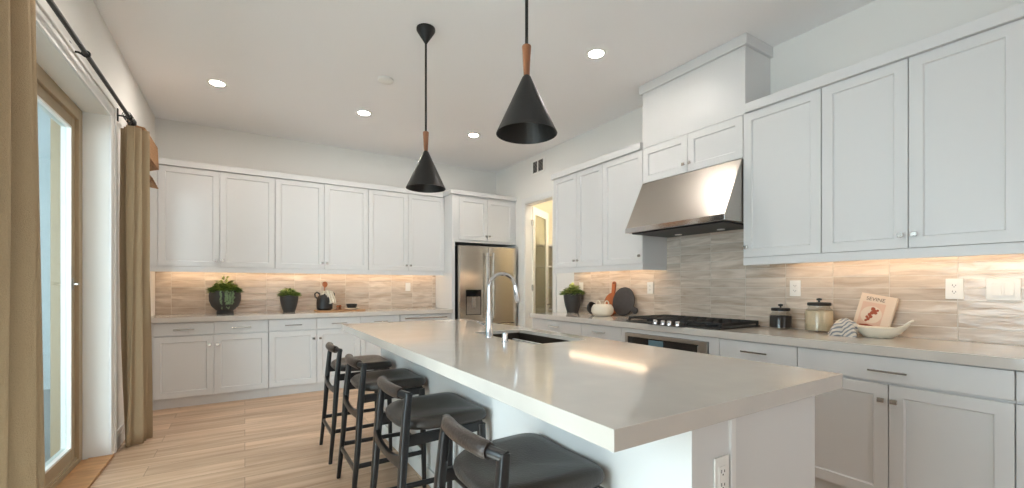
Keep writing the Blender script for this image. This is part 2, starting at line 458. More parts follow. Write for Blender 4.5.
# outside ------------------------------------------------------------
struct('ground', MB().box(-9, -.96, -6, 12, -.25, -.12), 'concrete')
struct('wall_patio', MB().box(-4.2, -4.0, -5, 12, -.12, 2.9).box(-4.0, -3.93, -5, 12, -.12, .35), 'stucco')
struct('wall_patio_end', MB().box(-4.0, -1.13, 8.0, 8.2, -.12, 2.9).box(-3.92, -1.13, 7.96, 8.0, -.12, .35), 'stucco')
struct('trim_sun_block', MB().box(-4.2, -1.13, 1.62, 8.2, 2.9, 3.0), 'stucco')  # slab added over the patio to block the sun
col_ = MB().box(-2.5, -2.2, 4.85, 5.15, -.12, 2.8995).box(-2.54, -2.16, 4.81, 5.19, -.12, .25)
tag(col_.build('patio_column', 'stucco', bevel=.01), 'pale stucco patio column seen through the sliding door glass', 'column')

# ceiling fittings ----------------------------------------------------
tag(MB().lathe([(.062, 0), (.068, -.006), (.066, -.018), (.05, -.027), (.022, -.03)], (1.063, 3.829, H)).build('smoke_detector', 'white_plastic', smooth=True),
    'small round white smoke detector on the ceiling beside the farther pendant', 'smoke detector')


def downlight(x, y, label):
    t = thing('recessed_light', label, 'ceiling light', (x, y, H), 0, 'recessed ceiling lights')
    MB().lathe([(.052, 0), (.056, -.006), (.078, -.006), (.084, -.0005), (.084, 0)], close=False).build('trim_ring', 'white_plastic', t, smooth=True)
    MB().lathe([(.055, -.003), (.03, -.0035), (.002, -.004)], n=24).build('lens', 'lamp', t)


for x, y, lb in ((-.213, 4.713, 'recessed round ceiling light nearest the curtain rod, leftmost of the lit ones'),
                 (1.075, 4.697, 'recessed round ceiling light between the smoke detector and back upper cabinets'),
                 (2.365, 4.677, 'recessed round ceiling light in the middle, between the two pendants and near the fridge'),
                 (2.362, 2.528, 'recessed round ceiling light in front of the white hood chimney'),
                 (-.213, 2.528, 'recessed round ceiling light above the patio door, out of the photo')
                 ):
    downlight(x, y, lb)

# air vent high on the right wall
t = thing('air_vent', 'white wall vent with two dark louvred openings high above the pantry doorway', 'vent', (XR, 4.86, 2.795))
f = MB(); x0 = -.008
f.box(x0, -.0005, -.165, .165, 0, .022).box(x0, -.0005, -.165, .165, .178, .20)
for a, b in ((-.165, -.125), (-.012, .012), (.115, .165)): f.box(x0, -.0005, a, b, .022, .178)
f.build('frame', 'white_plastic', t)
MB().box(-.003, -.001, -.16, .16, .01, .19).build('backing', 'dark', t)
sl = MB()
for k in range(8):
    z = .03 + k * .019
    for a, b in ((-.124, -.013), (.013, .114)): sl.box(-.007, -.003, a, b, z, z + .006)
sl.build('louvre', 'nickel', t)


# ------------------------------------------------------------------ cabinets
def shaker_mb(w, h, th=.02, rail=.058, rec=.010):
    """front in the local xz plane, facing -y, origin at lower-left front corner"""
    if min(w, h) < .2: rail = .0
    mb = MB()
    e = .0015
    def ring(a, b, y): return [(a, y, b), (w - a, y, b), (w - a, y, h - b), (a, y, h - b)]
    if rail:
        mb.rings([ring(0, 0, th), ring(0, 0, e), ring(e, e, 0), ring(rail, rail, 0), ring(rail + .006, rail + .006, rec)])
    else:
        mb.rings([ring(0, 0, th), ring(0, 0, e), ring(e, e, 0)])
    return mb


KNOB = None


def knob(parent, x, z):
    mb = MB().cyl((x, 0, z), (x, -.018, z), .006, n=10)
    mb.box(x - .014, x + .014, -.027, -.017, z - .012, z + .012)
    mb.build('knob', 'nickel', parent, bevel=.002)


def pull(parent, x, z, L=.17, name='pull_handle'):
    mb = MB().box(x - L / 2, x + L / 2, -.030, -.021, z - .005, z + .005)
    for s in (-1, 1): mb.box(x + s * (L / 2 - .02) - .004, x + s * (L / 2 - .02) + .004, -.022, 0, z - .004, z + .004)
    mb.build(name, 'nickel', parent, bevel=.0015)


G = .002


def front(parent, kind, x0, x1, z0, z1, grip=None):
    """grip: ('knob', dx, dz) measured in the cabinet, or ('pull', x, z)"""
    w, h = x1 - x0 - 2 * G, z1 - z0 - 2 * G
    o = shaker_mb(w, h).build(kind, 'cabinet', parent)
    o.location = (x0 + G, 0, z0 + G)
    if grip:
        if grip[0] == 'knob': knob(o, grip[1] - x0 - G, grip[2] - z0 - G)
        else: pull(o, grip[1] - x0 - G, grip[2] - z0 - G, grip[3] if len(grip) > 3 else .17)
    return o


def upper(label, group, loc, rz, w, z0, z1, depth, doors, kz=None, rail=True):
    t = thing('wall_cabinet', label, 'cabinet', (loc[0], loc[1], z0), rz, group)
    h = z1 - z0
    c = MB().box(0, w, .0205, depth, .0, h)
    c.build('cabinet_box', 'cabinet', t)
    for a, b, side in doors:
        kx = b - .028 if side == 'R' else a + .028
        front(t, 'door', a, b, 0, h, ('knob', kx, .075 if kz is None else kz))
    return t


def base(label, group, loc, rz, w, depth, fronts, name='base_cabinet', hollow=False):
    t = thing(name, label, 'cabinet', (loc[0], loc[1], 0), rz, group)
    if hollow:
        MB().box(0, .018, .0205, depth, .10, .863).box(w - .018, w, .0205, depth, .10, .863).box(.018, w - .018, .0205, depth, .10, .40).box(.018, w - .018, depth - .015, depth, .40, .863).build('cabinet_box', 'cabinet', t)
    else:
        MB().box(0, w, .0205, depth, .10, .863).build('cabinet_box', 'cabinet', t)
    MB().box(0, w, .045, .065, 0, .0995).build('toe_kick', 'cabinet', t)
    for f in fronts: front(t, *f)
    return t


# back wall uppers: face at y = 5.69, doors 1.434..2.487
gb = 'upper cabinets along the back wall'
UZ0, UZ1 = 1.434, 2.487
for x, w, lb in ((-.765, 1.062, 'white shaker double wall cabinet over the large round potted plant'),
                 (.299, 1.056, 'white shaker double wall cabinet over the small potted plant and black jug'),
                 (1.357, 1.055, 'white shaker double wall cabinet next to the fridge on the back wall')):
    upper(lb, gb, (x, 5.69), 0, w, UZ0, UZ1, .338, ((0, w / 2, 'R'), (w / 2, w, 'L')))
t = thing('filler_panel', 'narrow white filler strip between the left wall and back upper cabinets', 'panel', (XL + .001, 5.69, UZ0))
MB().box(0, .063, 0, .338, 0, UZ1 - UZ0).build('strip', 'cabinet', t)
tag(MB().box(XL + .001, 2.412, 5.692, 5.712, 1.379, 1.4335).box(XL + .001, 2.412, 5.712, 6.028, 1.42, 1.4335).build('light_rail', 'cabinet', bevel=.002),
    'long white valance strip under the back upper cabinets', 'light rail')
tag(MB().box(XL + .001, 2.383, 5.668, 6.028, UZ1 + .0005, UZ1 + .066).build('crown_moulding', 'cabinet', bevel=.003),
    'flat white crown strip on top of the back upper cabinets', 'moulding')


def led(label, x0, x1, y0, y1, z):
    tag(MB().box(x0, x1, y0, y1, z - .012, z).build('under_cabinet_light', 'led'), label, 'light', 'warm light strips under the upper cabinets')


led('glowing warm light strip under the upper cabinets of the back wall', -.75, 2.36, 5.90, 5.925, 1.4195)

# right wall uppers: face at x = 3.107, rot -90: local x -> -Y
gr = 'upper cabinets along the right wall'
FX = 3.107
upper('white shaker double wall cabinet beside the pantry doorway, above the wooden paddle board', gr, (FX, 4.054), -PI / 2, .824, UZ0, UZ1, .348, ((0, .419, 'R'), (.419, .824, 'L')))
upper('tall single-door white wall cabinet at the far side of the range hood', gr, (FX, 3.229), -PI / 2, .519, UZ0, UZ1, .348, ((0, .519, 'R'),))
upper('short double-door white wall cabinet directly above the range hood', gr, (FX, 2.709), -PI / 2, .935, 2.17, UZ1, .348, ((0, .4675, 'R'), (.4675, .935, 'L')), .07)
upper('tall single-door white wall cabinet at the near side of the range hood', gr, (FX, 1.773), -PI / 2, .502, UZ0, UZ1, .348, ((0, .502, 'L'),))
upper('white shaker double wall cabinet above the upright book and oval bowl', gr, (FX, 1.270), -PI / 2, .838, UZ0, UZ1, .348, ((0, .42, 'R'), (.42, .838, 'L')))
upper('white wall cabinet at the extreme right edge of the photo', gr, (FX, .431), -PI / 2, .84, UZ0, UZ1, .348, ((0, .42, 'R'), (.42, .84, 'L')))
tag(MB().box(FX + .002, FX + .022, 2.7105, 4.054, 1.379, 1.4335).box(FX + .022, XR - .002, 2.7105, 4.054, 1.42, 1.4335).box(FX + .022, XR - .012, 2.7105, 2.7285, 1.379, 1.42).build('light_rail', 'cabinet', bevel=.002),
    'white valance strip under the upper cabinets between pantry and range hood', 'light rail')
tag(MB().box(FX + .002, FX + .022, -.40, 1.7735, 1.379, 1.4335).box(FX + .022, XR - .002, -.40, 1.7735, 1.42, 1.4335).box(FX + .022, XR - .012, 1.7555, 1.7735, 1.379, 1.42).build('light_rail', 'cabinet', bevel=.002),
    'white valance strip under the nearest right-hand upper cabinets', 'light rail')
tag(MB().box(FX - .022, XR - .002, 2.7255, 4.075, UZ1 + .0005, UZ1 + .066).build('crown_moulding', 'cabinet', bevel=.003),
    'flat white crown strip from the pantry side up to the hood chimney', 'moulding')
tag(MB().box(FX - .022, XR - .002, -.42, 1.7535, UZ1 + .0005, UZ1 + .066).build('crown_moulding', 'cabinet', bevel=.003),
    'flat white crown strip over the nearest right-hand upper cabinets', 'moulding')
led('glowing warm light strip under the cabinets at the pantry side of the range hood', 3.31, 3.335, 2.78, 4.0, 1.4195)
led('glowing warm light strip under the near right-hand upper cabinets', 3.31, 3.335, -.35, 1.60, 1.4195)

# chimney box above the hood cabinet
t = thing('hood_chimney', 'white boxed chimney with a top band rising from the hood cabinet to the ceiling', 'chimney cover', (FX, 2.71, UZ1))
MB().box(0, .348, -.9525, .0, .0005, H - UZ1 - .002).build('chimney_box', 'cabinet', t)
MB().box(-.022, .348, -.9745, .022, H - UZ1 - .082, H - UZ1 - .002).build('chimney_band', 'cabinet', t, bevel=.003)

# range hood
t = thing('range_hood', 'stainless steel wedge range hood above the cooktop', 'range hood', (XR, 2.24, 1.70))
y0, y1 = -.4625, .4675
shell = MB().prism([(-.0015, .466), (-.357, .466), (-.572, .042), (-.572, .0), (-.0015, .0)], 'y', y0 + .001, y1 - .001)
shell.build('hood_shell', 'steel', t, bevel=.002)
MB().box(-.579, -.5725, y0, y1, -.004, .040).build('front_band', 'chrome', t, bevel=.002)
MB().box(-.54, -.06, y0 + .04, y1 - .04, -.014, -.001).build('filter', 'iron', t, bevel=.004)
for q in (-.2, .2): MB().cyl((-.20, q, -.014), (-.20, q, -.020), .03).build('hood_lamp', 'white_plastic', t, smooth=True)

# backsplashes
struct('trim_5', MB().box(XL + .001, 2.41, YB - .010, YB - .0005, .9145, 1.4195), 'tile_back')
struct('trim_6', MB().box(XR - .010, XR - .0005, 2.7115, 4.085, .9145, 1.4195).box(XR - .010, XR - .0005, 1.7745, 2.7115, .9145, 2.169).box(XR - .010, XR - .0005, -.45, 1.7745, .9145, 1.4195), 'tile_right')

# fridge enclosure
t = thing('fridge_panel', 'tall white side panel between the back counter and fridge', 'panel', (2.4135, 5.43, 0))
MB().box(0, .045, 0, .598, 0, 2.5).build('panel', 'cabinet', t, bevel=.001)
t = thing('wall_cabinet', 'deep white double-door cabinet above the fridge', 'cabinet', (2.46, 5.44, 1.845))
MB().box(0, .994, .0205, .588, 0, .655).build('cabinet_box', 'cabinet', t)
MB().box(0, .062, 0, .02, 0, .655).box(.952, .994, 0, .02, 0, .655).box(.062, .952, 0, .02, 0, .028).box(.062, .952, 0, .02, .629, .655).build('face_frame', 'cabinet', t)
o = front(t, 'door', .062, .505, .03, .627, ('knob', .477, .10)); o.location.y = -.012
o = front(t, 'door', .505, .952, .03, .627, ('knob', .533, .10)); o.location.y = -.012
tag(MB().box(2.385, XR - .001, 5.405, 6.028, 2.5005, 2.556).build('crown_moulding', 'cabinet', bevel=.003),
    'flat white crown strip on top of the fridge cabinet', 'moulding')

# refrigerator
FXO, FY = 2.478, 5.33
t = thing('refrigerator', 'stainless steel french-door refrigerator in the corner', 'refrigerator', (FXO, FY, 0))
W = .925
MB().box(.005, W - .005, .075, .67, .03, 1.795).box(.05, .87, .10, .60, .0, .03).build('fridge_body', 'dark', t)
xs = .452


def fdoor(a, b, z0, z1, nm):
    return MB().box(a, b, 0, .07, z0, z1).build(nm, 'fridge_steel', t, bevel=.008)


dl = fdoor(.004, xs - .003, .70, 1.79, 'door'); dr = fdoor(xs + .003, W - .004, .70, 1.79, 'door')
dz = fdoor(.004, W - .004, .06, .692, 'freezer_drawer')


def bar(p, x, z0, z1):
    MB().cyl((x, -.055, z0), (x, -.055, z1), .0125).cyl((x, -.055, z0 + .05), (x, .0, z0 + .05), .009).cyl((x, -.055, z1 - .05), (x, 0, z1 - .05), .009).build('handle', 'steel', p, smooth=True)


bar(dl, xs - .05, .78, 1.70); bar(dr, xs + .05, .78, 1.70)
MB().cyl((.12, -.055, .63), (W - .12, -.055, .63), .0125).cyl((.2, -.055, .63), (.2, 0, .63), .009).cyl((W - .2, -.055, .63), (W - .2, 0, .63), .009).build('handle', 'steel', dz, smooth=True)
dp = MB().box(.10, .335, -.004, .001, .83, .84).box(.10, .11, -.004, .001, .84, 1.17).box(.325, .335, -.004, .001, .84, 1.17).box(.10, .335, -.004, .001, 1.17, 1.18)
dpo = dp.build('inset_frame', 'black_glass', dl, bevel=.001)  # dark frame around a pale and a dark inset, left door
MB().box(.11, .325, -.002, .0008, .84, 1.08).build('pale_inset', 'nickel', dpo)
MB().box(.11, .325, -.005, .0008, 1.085, 1.17).build('dark_inset', 'black_glass', dpo)
MB().box(.19, .245, -.012, -.002, .93, 1.07).build('paddle', 'steel', dpo, bevel=.003)  # raised steel tab on the pale inset

# back wall base cabinets: face y = 5.42
gbb = 'base cabinets along the back wall'
DZ = (.105, .722, .732, .858)


def pair(w):
    return [('door', 0, w / 2, DZ[0], DZ[1], ('knob', w / 2 - .035, .625)), ('door', w / 2, w, DZ[0], DZ[1], ('knob', w / 2 + .035, .625)),
            ('drawer', 0, w / 2, DZ[2], DZ[3], ('pull', w / 4, .79)), ('drawer', w / 2, w, DZ[2], DZ[3], ('pull', w * .75, .79))]


base('white base cabinet at the left wall with two drawers over two doors', gbb, (-.766, 5.42), 0, .985, .606, pair(.985))
base('white base cabinet with two drawers under the black jug and serving board', gbb, (.221, 5.42), 0, .975, .606, pair(.975))
base('narrow white base cabinet between the jug cabinet and the dishwasher', gbb, (1.198, 5.42), 0, .487, .606,
     [('door', 0, .487, DZ[0], DZ[1], ('knob', .452, .625)), ('drawer', 0, .487, DZ[2], DZ[3], ('pull', .2435, .79))])
t = thing('filler_panel', 'narrow white filler strip at the left end of the back base cabinets', 'panel', (XL + .001, 5.425, 0))
MB().box(0, .062, 0, .02, .10, .863).box(0, .062, .04, .06, 0, .10).build('strip', 'cabinet', t)
t = thing('dishwasher', 'panelled dishwasher with a long dark bar handle beside the fridge panel', 'dishwasher', (1.688, 5.42, 0))
MB().box(.004, .718, .022, .6, .02, .855).build('tub', 'dark', t)
dw = MB().box(.004, .718, 0, .02, .10, .858).build('door', 'cabinet', t, bevel=.002)
MB().cyl((.05, -.045, .815), (.63, -.045, .815), .009).cyl((.09, -.045, .815), (.09, 0, .815), .006).cyl((.59, -.045, .815), (.59, 0, .815), .006).build('handle', 'nickel', dw, smooth=True)
MB().box(.0, .72, .05, .07, 0, .0195).build('toe_kick', 'cabinet', t)
tag(MB().box(XL + .001, 2.412, 5.385, 6.0195, .8635, .914).build('countertop', 'quartz', bevel=.002),
    'long pale stone countertop along the back wall', 'countertop')

# right wall base cabinets: face x = 2.835 (local x -> -Y)
grb = 'base cabinets along the right wall'
BX = 2.835


def rbase(label, y_hi, w, fr, hollow=False): return base(label, grb, (BX, y_hi), -PI / 2, w, .62, fr, hollow=hollow)


rbase('white base cabinet at the pantry end of the right counter', 4.10, .851,
      [('drawer', 0, .851, DZ[2], DZ[3], ('pull', .4255, .795)), ('door', 0, .4255, DZ[0], DZ[1], ('knob', .39, .66)), ('door', .4255, .851, DZ[0], DZ[1], ('knob', .46, .66))])
rbase('white base cabinet between the pantry-end cabinet and the built-in microwave', 3.247, .531,
      [('drawer', 0, .531, DZ[2], DZ[3], ('pull', .2655, .795)), ('drawer', 0, .531, .42, DZ[1], ('pull', .2655, .64)), ('drawer', 0, .531, DZ[0], .418, ('pull', .2655, .35))])
t = rbase('white cabinet under the cooktop holding the built-in microwave', 2.714, .924,
          [('drawer', 0, .924, DZ[0], .41, ('pull', .462, .34))], True)
MB().box(0, .055, 0, .02, .412, .858).box(.845, .924, 0, .02, .412, .858).box(.055, .845, 0, .02, .825, .858).box(.055, .845, 0, .02, .412, .43).build('surround', 'cabinet', t, bevel=.001)
rbase('white three-drawer base cabinet right of the cooktop', 1.788, .501,
      [('drawer', 0, .501, DZ[2], DZ[3], ('pull', .2505, .792)), ('drawer', 0, .501, .42, DZ[1], ('pull', .2505, .64)), ('drawer', 0, .501, DZ[0], .418, ('pull', .2505, .35))])
rbase('wide white base cabinet with one long drawer over two doors in the right foreground', 1.286, .864,
      [('drawer', 0, .864, DZ[2] - .008, DZ[3], ('pull', .432, .782, .16)), ('door', 0, .432, DZ[0], DZ[1] - .008, ('knob', .405, .632)), ('door', .432, .864, DZ[0], DZ[1] - .008, ('knob', .459, .632))])
rbase('white base cabinet at the right edge of the photo', .421, .84,
      [('drawer', 0, .84, DZ[2] - .008, DZ[3], ('pull', .42, .782, .16)), ('door', 0, .42, DZ[0], DZ[1] - .008, ('knob', .39, .632)), ('door', .42, .84, DZ[0], DZ[1] - .008, ('knob', .45, .632))])
tag(MB().box(2.81, XR - .0105, -.42, 4.12, .8635, .914).build('countertop', 'quartz', bevel=.002),
    'long pale stone countertop along the right wall', 'countertop')

# built-in microwave under the cooktop
t = thing('built_in_microwave', 'built-in microwave with dark glass front below the cooktop', 'microwave', (BX - .002, 2.657, .43), -PI / 2)
MB().box(.0, .785, .003, .5, .002, .393).build('oven_body', 'dark', t)
MB().box(0, .785, -.014, .003, .365, .393).box(0, .03, -.014, .003, .002, .365).box(.715, .785, -.014, .003, .002, .365).box(.03, .715, -.014, .003, .002, .03).build('steel_frame', 'steel', t, bevel=.001)
MB().box(.03, .715, -.008, .002, .03, .365).build('glass_front', 'screen', t)
MB().box(.255, .40, -.010, -.0085, .27, .355).build('display', 'teal_glass', t)
MB().box(.725, .737, -.04, -.028, .03, .36).box(.727, .735, -.03, -.0145, .05, .06).box(.727, .735, -.03, -.0145, .33, .34).build('handle', 'steel', t, bevel=.002)

# ------------------------------------------------------------------ cooktop
t = thing('gas_cooktop', 'black gas cooktop with cast iron grates and steel knobs', 'cooktop', (3.12, 2.235, .9145))
CW = .440
MB().box(-.265, .265, -CW, CW, 0, .010).build('cooktop_base', 'iron', t, bevel=.004)
for yy in (-.29, 0, .29):
    g = MB(); hw = .139; z = .030
    for s in (-1, 1):
        g.box(-.235, .245, yy + s * hw - .007, yy + s * hw + .007, z - .006, z + .016)
    for xx in (-.235, -.12, 0, .12, .238): g.box(xx - .007, xx + .007, yy - hw, yy + hw, z, z + .016)
    for k in (-.075, 0, .075): g.box(-.235, .245, yy + k - .004, yy + k + .004, z + .002, z + .017)
    for xx in (-.235, .238):
        for s in (-1, 1): g.box(xx - .008, xx + .008, yy + s * hw - .008, yy + s * hw + .008, .010, z)
    g.build('grate', 'iron', t, bevel=.002)
for xx, yy, r in ((-.12, -.29, .04), (.12, -.29, .035), (0, 0, .055), (-.12, .29, .035), (.12, .29, .04)):
    MB().lathe([(r, .010), (r, .02), (r * .8, .025), (.002, .026)], (xx, yy, 0), 24).build('burner', 'iron', t, smooth=True)
for k, yy in enumerate((-.145, -.07, -.01, .065)):
    MB().lathe([(.022, .0), (.022, .006), (.019, .008), (.0175, .036), (.014, .041), (.001, .041)], (-.30 + .0, yy + .03, .0), 20).build('knob', 'chrome', t, smooth=True)
MB().box(-.325, -.2655, -.17, .15, .0, .005).build('knob_plate', 'iron', t, bevel=.002)

# ------------------------------------------------------------------ island
IX0, IX1, IY0, IY1 = .677, 1.80, .669, 3.744
SX0, SX1, SY0, SY1 = 1.315, 1.685, 1.885, 2.60
ib = thing('kitchen_island', 'white kitchen island base with pony wall facing the stools', 'kitchen island', (1.29, 2.2, 0))
ox, oy = 1.29, 2.2
MB().box(.975 - ox, 1.157 - ox, .69 - oy, 3.66 - oy, 0, .8625).build('pony_wall', 'cabinet', ib)
cb_ = MB().box(1.1575 - ox, 1.62 - ox, .715 - oy, SY0 - .03 - oy, .10, .8625).box(1.1575 - ox, 1.62 - ox, SY1 + .03 - oy, 3.64 - oy, .10, .8625)
cb_.box(1.1575 - ox, 1.62 - ox, SY0 - .0305 - oy, SY1 + .0305 - oy, .10, .60).box(1.1575 - ox, SX0 - .02 - ox, SY0 - .0305 - oy, SY1 + .0305 - oy, .60, .8625)
cb_.box(1.60 - ox, 1.62 - ox, SY0 - .03 - oy, SY1 + .03 - oy, .60, .8625) if SX1 < 1.57 else None
cb_.build('cabinet_box', 'cabinet', ib)
MB().box(1.1575 - ox, 1.655 - ox, .695 - oy, .7145 - oy, .0, .8625).build('end_panel', 'cabinet', ib, bevel=.001)
MB().box(1.138 - ox, 1.1605 - ox, .682 - oy, .6945 - oy, 0, .8625).build('corner_trim', 'trim', ib, bevel=.001)
MB().box(.960 - ox, .975 - ox, .688 - oy, 3.662 - oy, 0, .10).box(.960 - ox, 1.137 - ox, .674 - oy, .689 - oy, 0, .10).build('baseboard', 'trim', ib, bevel=.003)
MB().box(1.1575 - ox, 1.58 - ox, .72 - oy, 3.60 - oy, 0, .099).build('toe_kick', 'cabinet', ib)
wd = (3.64 - .72) / 5
for k in range(5):
    a = .72 + k * wd
    o = shaker_mb(wd - .006, .74).build('door', 'cabinet', ib); o.location = (1.642 - ox, a + .003 - oy, .112); o.rotation_euler = (0, 0, PI / 2)
    knob(o, .04 if k % 2 else wd - .045, .66)
# top with a sink cut-out
tp = MB(); e = .0
zz0, zz1 = .8635, .914
V = [[(IX0, IY0), (SX0, IY0), (SX1, IY0), (IX1, IY0)], [(IX0, SY0), (SX0, SY0), (SX1, SY0), (IX1, SY0)], [(IX0, SY1), (SX0, SY1), (SX1, SY1), (IX1, SY1)], [(IX0, IY1), (SX0, IY1), (SX1, IY1), (IX1, IY1)]]
vt = [[tp.bm.verts.new((x, y, zz1)) for x, y in r] for r in V]; vb = [[tp.bm.verts.new((x, y, zz0)) for x, y in r] for r in V]
for i in range(3):
    for j in range(3):
        if (i, j) == (1, 1): continue
        tp.bm.faces.new((vt[i][j], vt[i][j + 1], vt[i + 1][j + 1], vt[i + 1][j])); tp.bm.faces.new((vb[i][j], vb[i + 1][j], vb[i + 1][j + 1], vb[i][j + 1]))
def side(a, b, c, d): tp.bm.faces.new((a, b, d, c))
for j in range(3):
    side(vb[0][j], vb[0][j + 1], vt[0][j], vt[0][j + 1]); side(vb[3][j], vb[3][j + 1], vt[3][j], vt[3][j + 1])
    side(vb[j][0], vb[j + 1][0], vt[j][0], vt[j + 1][0]); side(vb[j][3], vb[j + 1][3], vt[j][3], vt[j + 1][3])
for (a, b) in (((1, 1), (1, 2)), ((1, 2), (2, 2)), ((2, 2), (2, 1)), ((2, 1), (1, 1))):
    side(vb[a[0]][a[1]], vb[b[0]][b[1]], vt[a[0]][a[1]], vt[b[0]][b[1]])
tag(tp.build('island_countertop', 'quartz', bevel=.0015), 'thick glossy pale stone slab on top of the kitchen island', 'countertop')

# sink
t = thing('kitchen_sink', 'undermount stainless steel sink set in the island countertop', 'sink', (SX0, SY0, .63))
wx, wy = SX1 - SX0, SY1 - SY0
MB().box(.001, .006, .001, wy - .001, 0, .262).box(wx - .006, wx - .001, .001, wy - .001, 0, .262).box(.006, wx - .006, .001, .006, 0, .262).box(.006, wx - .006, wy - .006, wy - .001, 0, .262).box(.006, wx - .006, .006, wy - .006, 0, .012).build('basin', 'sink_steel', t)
MB().lathe([(.045, .012), (.045, .015), (.03, .0155), (.002, .014)], (wx / 2, wy * .6, 0)).build('drain', 'chrome', t, smooth=True)

# faucet
t = thing('faucet', 'tall chrome gooseneck pull-down faucet beside the island sink', 'faucet', (1.268, 2.30, .9145))
MB().lathe([(.027, 0), (.027, .006), (.0235, .012), (.0225, .10), (.019, .14), (.0135, .16), (.0125, .30)], n=24).build('column', 'chrome', t, smooth=True)
arc = [(0, 0, .295)]
for k in range(13):
    a = PI - k * (PI * .93) / 12
    arc.append((.095 + .095 * math.cos(a), 0, .30 + .088 * math.sin(a)))
MB().sweep(arc, .0115, n=14, up=(0, 1, 0)).build('spout', 'chrome', t, smooth=True)
e1 = Vector(arc[-1])
MB().sweep([e1, e1 + Vector((.006, 0, -.02)), e1 + Vector((.018, 0, -.085)), e1 + Vector((.022, 0, -.11))], [.0125, .0165, .0185, .015], n=16, up=(0, 1, 0)).build('spray_head', 'chrome', t, smooth=True)
MB().cyl((0, .015, .065), (0, .045, .065), .014).sweep([(0, .045, .065), (-.01, .085, .075), (-.015, .125, .082)], [.008, .0065, .005], n=10).build('handle', 'chrome', t, smooth=True)
tag(MB().lathe([(.021, 0), (.021, .006), (.0165, .01), (.016, .05), (.013, .056), (.001, .057)], (1.228, 2.045, .9145), 20).build('air_switch', 'chrome', smooth=True),
    'short chrome cap beside the island sink, nearer than the faucet', 'sink fitting')



# ------------------------------------------------------------------ wall plates
def plate(name, label, cat, loc, rz, w=.074, h=.117, kind='outlet', n=1):
    t = thing(name, label, cat, loc, rz)
    MB().box(-w / 2, w / 2, -.006, 0, 0, h).build('cover_plate', 'white_plastic', t, bevel=.002)
    for k in range(n):
        cx = (k - (n - 1) / 2) * .046
        if kind == 'outlet':
            r = MB().box(cx - .017, cx + .017, -.008, -.006, h / 2 - .034, h / 2 + .034).build('receptacle', 'white_plastic', t, bevel=.001)
            s = MB()
            for dz in (-.018, .018):
                s.box(cx - .008, cx - .0055, -.0085, -.0078, h / 2 + dz - .002, h / 2 + dz + .007).box(cx + .0055, cx + .008, -.0085, -.0078, h / 2 + dz - .002, h / 2 + dz + .005)
                s.box(cx - .002, cx + .002, -.0085, -.0078, h / 2 + dz - .009, h / 2 + dz - .005)
            s.build('slots', 'dark', r)
        else:
            MB().prism([(-.012, h / 2 - .034), (-.006, h / 2 - .034), (-.006, h / 2 + .034), (-.008, h / 2 + .034)], 'x', cx - .017, cx + .017).build('rocker', 'white_plastic', t, bevel=.001)
    return t


WX = XR - .0105
plate('wall_outlet', 'white outlet on the tile above the coffee bean jar', 'outlet', (WX, 1.576, 1.152), -PI / 2)
plate('wall_outlet', 'white outlet on the tile right of the upright book', 'outlet', (WX, .741, 1.152), -PI / 2)
plate('light_switch', 'white double rocker switch plate at the right edge of the photo', 'switch', (WX, .555, 1.150), -PI / 2, .125, .117, 'switch', 2)
plate('wall_outlet', 'white outlet on the tile between the dark round board and the cooktop', 'outlet', (WX, 2.907, 1.152), -PI / 2)
plate('light_switch', 'white switch on the tile behind the potted succulent by the pantry', 'switch', (WX, 3.945, 1.158), -PI / 2, .074, .117, 'switch', 1)
plate('light_switch', 'white switch on the back wall tile near the fridge', 'switch', (1.989, YB - .0105, 1.16), 0, .074, .117, 'switch', 1)
plate('wall_outlet', 'white outlet on the near end of the island below the overhang', 'outlet', (1.098, .6895, .645), 0, .064)

# ------------------------------------------------------------------ pendants
def pendant(x, y, label):
    t = thing('pendant_lamp', label, 'pendant lamp', (x, y, 1.925), 0, 'pendant lamps over the island')
    z = lambda v: v - 1.925
    MB().lathe([(.066, z(3.0695)), (.066, z(3.055)), (.058, z(3.04)), (.016, z(2.975)), (.010, z(2.965))], n=32).build('canopy', 'blackmetal', t, smooth=True)
    MB().cyl((0, 0, z(2.97)), (0, 0, z(2.33)), .0075, n=14).build('stem', 'blackmetal', t, smooth=True)
    MB().lathe([(.020, z(2.33)), (.0215, z(2.325)), (.014, z(2.19)), (.012, z(2.17))], n=24).build('wood_neck', 'walnut', t, smooth=True)
    MB().lathe([(.014, .268), (.019, .262), (.1405, .0), (.1375, .0), (.0165, .255), (.010, .26)], n=56, close=True).build('lamp_shade', 'blackmetal', t, smooth=True)
    MB().lathe([(.012, .20), (.024, .18), (.028, .155), (.02, .13), (.004, .122)], n=20).build('bulb', 'white_ceramic', t, smooth=True)
    return t


pendant(1.10, 2.93, 'farther black cone pendant lamp with wooden neck, its canopy on the ceiling in view')
pendant(1.10, 1.637, 'nearer black cone pendant lamp with wooden neck, its rod cut by the top edge')


